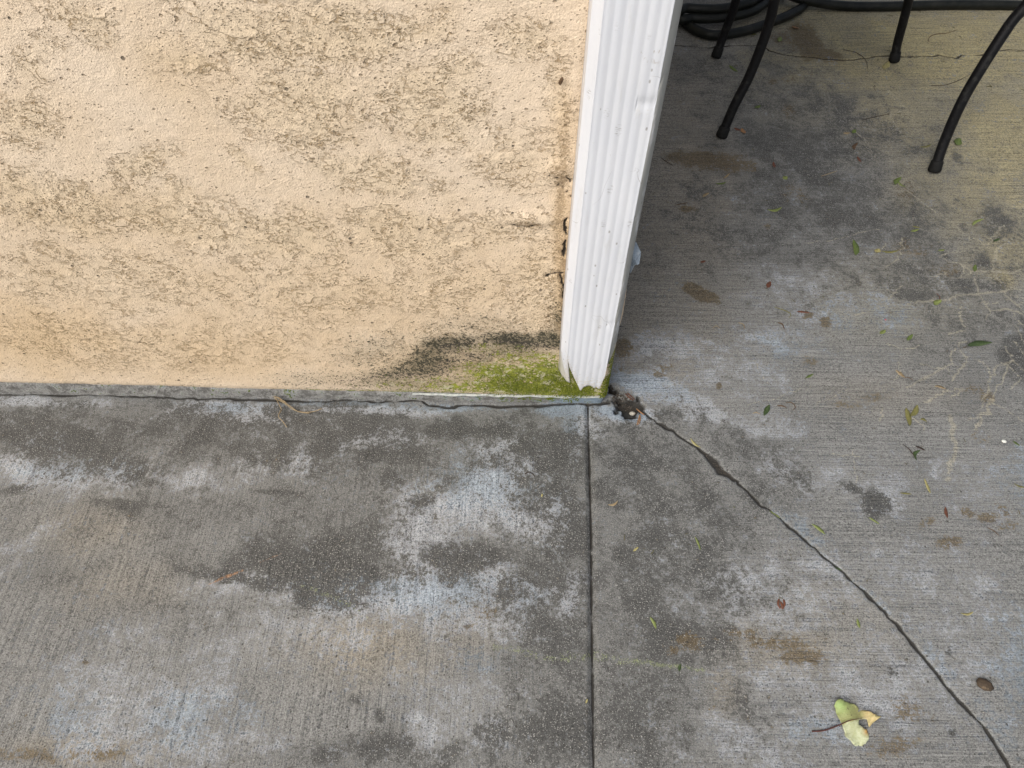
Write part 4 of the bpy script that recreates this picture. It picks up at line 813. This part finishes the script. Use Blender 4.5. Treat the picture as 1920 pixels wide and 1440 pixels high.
# big yellowing leaf with a hole and a long stem
def leaf_big():
    n = NB('leaf_yellowing'); 
    at = n.t.nodes.new('ShaderNodeAttribute'); at.attribute_name = 'lc'
    g = n.sub(n.noise(180, 5, .65), .5); g2 = n.sub(n.noise(700, 3, .6), .5)
    c = n.mix(n.mul(n.ss(g, -.15, .2), .5), at.outputs['Color'], (.30, .33, .12))
    c = n.mix(n.mul(n.ss(n.noise(90, 3, .6), .66, .72), .8), c, (.12, .10, .05))
    c = n.mix(n.mul(n.ss(g2, .1, .25), .35), c, (.55, .55, .38))
    n.col(c); n.rgh(.55); n.bump(n.add(g, n.mul(g2, .5)), .0012, .7)
    L0 = [(1562, 1318), (1568, 1313), (1575, 1312), (1581, 1316), (1590, 1320), (1598, 1322), (1606, 1327), (1611, 1332), (1620, 1333), (1628, 1337), (1633, 1341), (1641, 1344), (1647, 1346), (1641, 1350), (1637, 1354), (1633, 1358), (1629, 1364), (1626, 1363), (1624, 1358), (1622, 1350), (1617, 1349), (1609, 1350), (1606, 1354), (1607, 1360), (1611, 1365), (1617, 1369), (1621, 1369), (1624, 1372), (1626, 1382), (1625, 1390), (1622, 1392), (1621, 1396), (1617, 1396), (1615, 1400), (1611, 1399), (1607, 1401), (1604, 1399), (1601, 1400), (1597, 1396), (1591, 1389), (1584, 1384), (1582, 1379), (1583, 1374), (1580, 1367), (1577, 1359), (1572, 1351), (1568, 1344), (1565, 1338), (1564, 1331), (1561, 1325)]
    base = np.array(onz(1590, 1355)); base[2] = max(gz(base[0]+i_*.012, base[1]+j_*.012) for i_ in range(-3, 4) for j_ in range(-3, 4))-.0005; e = empty('fallen_leaf', base); tag(e, 'large pale yellow-green torn leaf with a hole and long red stem on the slab', 'leaf')
    P = np.array(L0, float)
    # fill by a fine grid of points inside the outline
    import mathutils.geometry as mg
    pts = [Vector((p[0], p[1])) for p in P]; nb = len(pts); edges = [(i, (i+1) % nb) for i in range(nb)]
    def inside(x, y):
        r = False; j = nb-1
        for i in range(nb):
            xi, yi = P[i]; xj, yj = P[j]
            if (yi > y) != (yj > y) and x < (xj-xi)*(y-yi)/(yj-yi)+xi: r = not r
            j = i
        return r
    for a in np.arange(1558, 1650, 3.2):
        for b in np.arange(1308, 1404, 3.2):
            x = a+random.uniform(-.6, .6); y = b+random.uniform(-.6, .6)
            if inside(x, y) and min(np.hypot(P[:, 0]-x, P[:, 1]-y)) > 2: pts.append(Vector((x, y)))
    r = mg.delaunay_2d_cdt(pts, edges, [], 0, 1e-5)
    tris = [f for f in r[2] if inside(sum(r[0][i][0] for i in f)/3, sum(r[0][i][1] for i in f)/3)]
    V = []; C = []
    for v in r[0]:
        x, y = v; p = np.array(onz(x, y))-base; p[2] = 0
        d = min(np.hypot(P[:, 0]-x, P[:, 1]-y)); rib = abs((y-1362)-(x-1572)*-.38)
        z = .004+.0035*math.sin(x*.12)*math.sin(y*.09+1)+.00035*max(0, 9-d)*math.sin(x*.5+y*.3)*.5+.005*math.exp(-((x-1566)**2+(y-1318)**2)/150)+.0035*math.exp(-((x-1640)**2+(y-1348)**2)/200)-.0012*math.exp(-(rib/3)**2)
        V.append((p[0], p[1], z))
        up_ = y < 1362+(x-1572)*-.38
        c1 = np.array([.29, .29, .12]) if up_ else np.array([.52, .55, .36])
        gl = math.exp(-((x-1572)**2+(y-1325)**2)/260); c1 = c1*(1-gl)+np.array([.30, .42, .14])*gl
        gl = 1/(1+math.exp(-(x-1616)/3))*(y < 1370); c1 = c1*(1-gl)+np.array([.56, .44, .21])*gl
        gl = math.exp(-((x-1622)**2+(y-1372)**2)/60); c1 = c1*(1-gl)+np.array([.58, .30, .07])*gl
        C.append((*c1, 1))
    o = mesh_obj('blade', V, [f[::-1] for f in tris], n.m, e)
    at = o.data.attributes.new('lc', 'FLOAT_COLOR', 'POINT'); at.data.foreach_set('color', np.array(C, np.float32).reshape(-1))
    s_ = o.modifiers.new('s', 'SOLIDIFY'); s_.thickness = .0005
    mb = MB(); q = crom([np.array([*(np.array(onz(x, y))-base)[:2], z]) for x, y, z in [(1521, 1372, .0015), (1540, 1371, .002), (1560, 1365, .0035), (1574, 1359, .006), (1588, 1353, .0062), (1602, 1350, .006), (1612, 1349, .005)]], 5)
    mb.tube(q, [.0014]+[.0010]*10+[.0009-.0006*i/(len(q)-12) for i in range(len(q)-11)], 8); mb.build('stem', leafmat('stem_red', (.10, .025, .018), (.06, .02, .015)), e)
random.seed(4); leaf_big()

# soil and grit filling the pit and lodged in the cracks
M_soil = simple_mat('soil', (.03, .024, .019), (.08, .066, .052), .95, 300, .002, (.14, .12, .10))
mb = MB(); rs = random.Random(11)
def crumb(x, y, z, r):
    q = rs.uniform(0, 6.28); d = [Vector((math.cos(q+k*1.57), math.sin(q+k*1.57), rs.uniform(-.2, .2)))*r*rs.uniform(.6, 1.2) for k in range(4)]
    c = Vector((x, y, z)); mb.add([c+v for v in d]+[c+Vector((0, 0, r*.9)), c-Vector((0, 0, r*.6))], [(0, 1, 4), (1, 2, 4), (2, 3, 4), (3, 0, 4), (1, 0, 5), (2, 1, 5), (3, 2, 5), (0, 3, 5)])
for k in range(420):
    i = rs.randrange(len(PIT)-1); t = rs.random(); a, b = PIT[i], PIT[i+1]
    p = onz(a[0]*(1-t)+b[0]*t, a[1]*(1-t)+b[1]*t); w_ = (a[2]*(1-t)+b[2]*t)*.95
    x = p[0]+rs.uniform(-w_, w_)*.7; y = p[1]+rs.uniform(-w_, w_)*.7
    crumb(x, y, gz(x, y)-.0005, rs.uniform(.0006, .0026))
for k in range(160):
    t = rs.random(); a, b = (1318, 848), (1372, 896); p = onz(a[0]*(1-t)+b[0]*t+rs.uniform(-3, 3), a[1]*(1-t)+b[1]*t+rs.uniform(-2, 5))
    crumb(p[0], p[1], gz(p[0], p[1])-.0003, rs.uniform(.0005, .0016))
o = mb.build('soil', M_soil, smooth=False); tag(o, 'dark soil and grit filling the corner pit and the wide part of the crack', 'soil', kind='stuff')
mb = MB()
for k in range(520):
    x = rs.uniform(.03, 1.45); y = rs.uniform(-.55, 1.5)
    if rs.random() < .5: y = rs.uniform(.5, 1.5)
    r = rs.uniform(.0004, .0011)*(1.3 if y > 1 else 1)
    if rs.random() < .5:
        q = rs.uniform(0, 3.14); l = r*rs.uniform(2, 5); c = Vector((x, y, gz(x, y)+r)); d = Vector((math.cos(q), math.sin(q), 0))*l
        mb.tube([c-d, c+Vector((rs.uniform(-1, 1), rs.uniform(-1, 1), .6))*r, c+d], r*.55, 4)
    else: crumb(x, y, gz(x, y), r)
o = mb.build('plant_litter', leafmat('litter_mix', (.09, .06, .03), (.12, .12, .035), (.03, .022, .015)), smooth=False)
tag(o, 'fine brown plant crumbs sprinkled over the right hand concrete', 'litter', kind='stuff')
mb = MB()
for k in range(120):
    x = rs.uniform(-1.1, 0); y = rs.uniform(-.6, -.03); crumb(x, y, gz(x, y), rs.uniform(.0003, .0009))
o = mb.build('grit', M_soil, smooth=False); tag(o, 'fine dark grit sprinkled over the left hand concrete', 'grit', kind='stuff')
print('objects', len(bpy.data.objects))
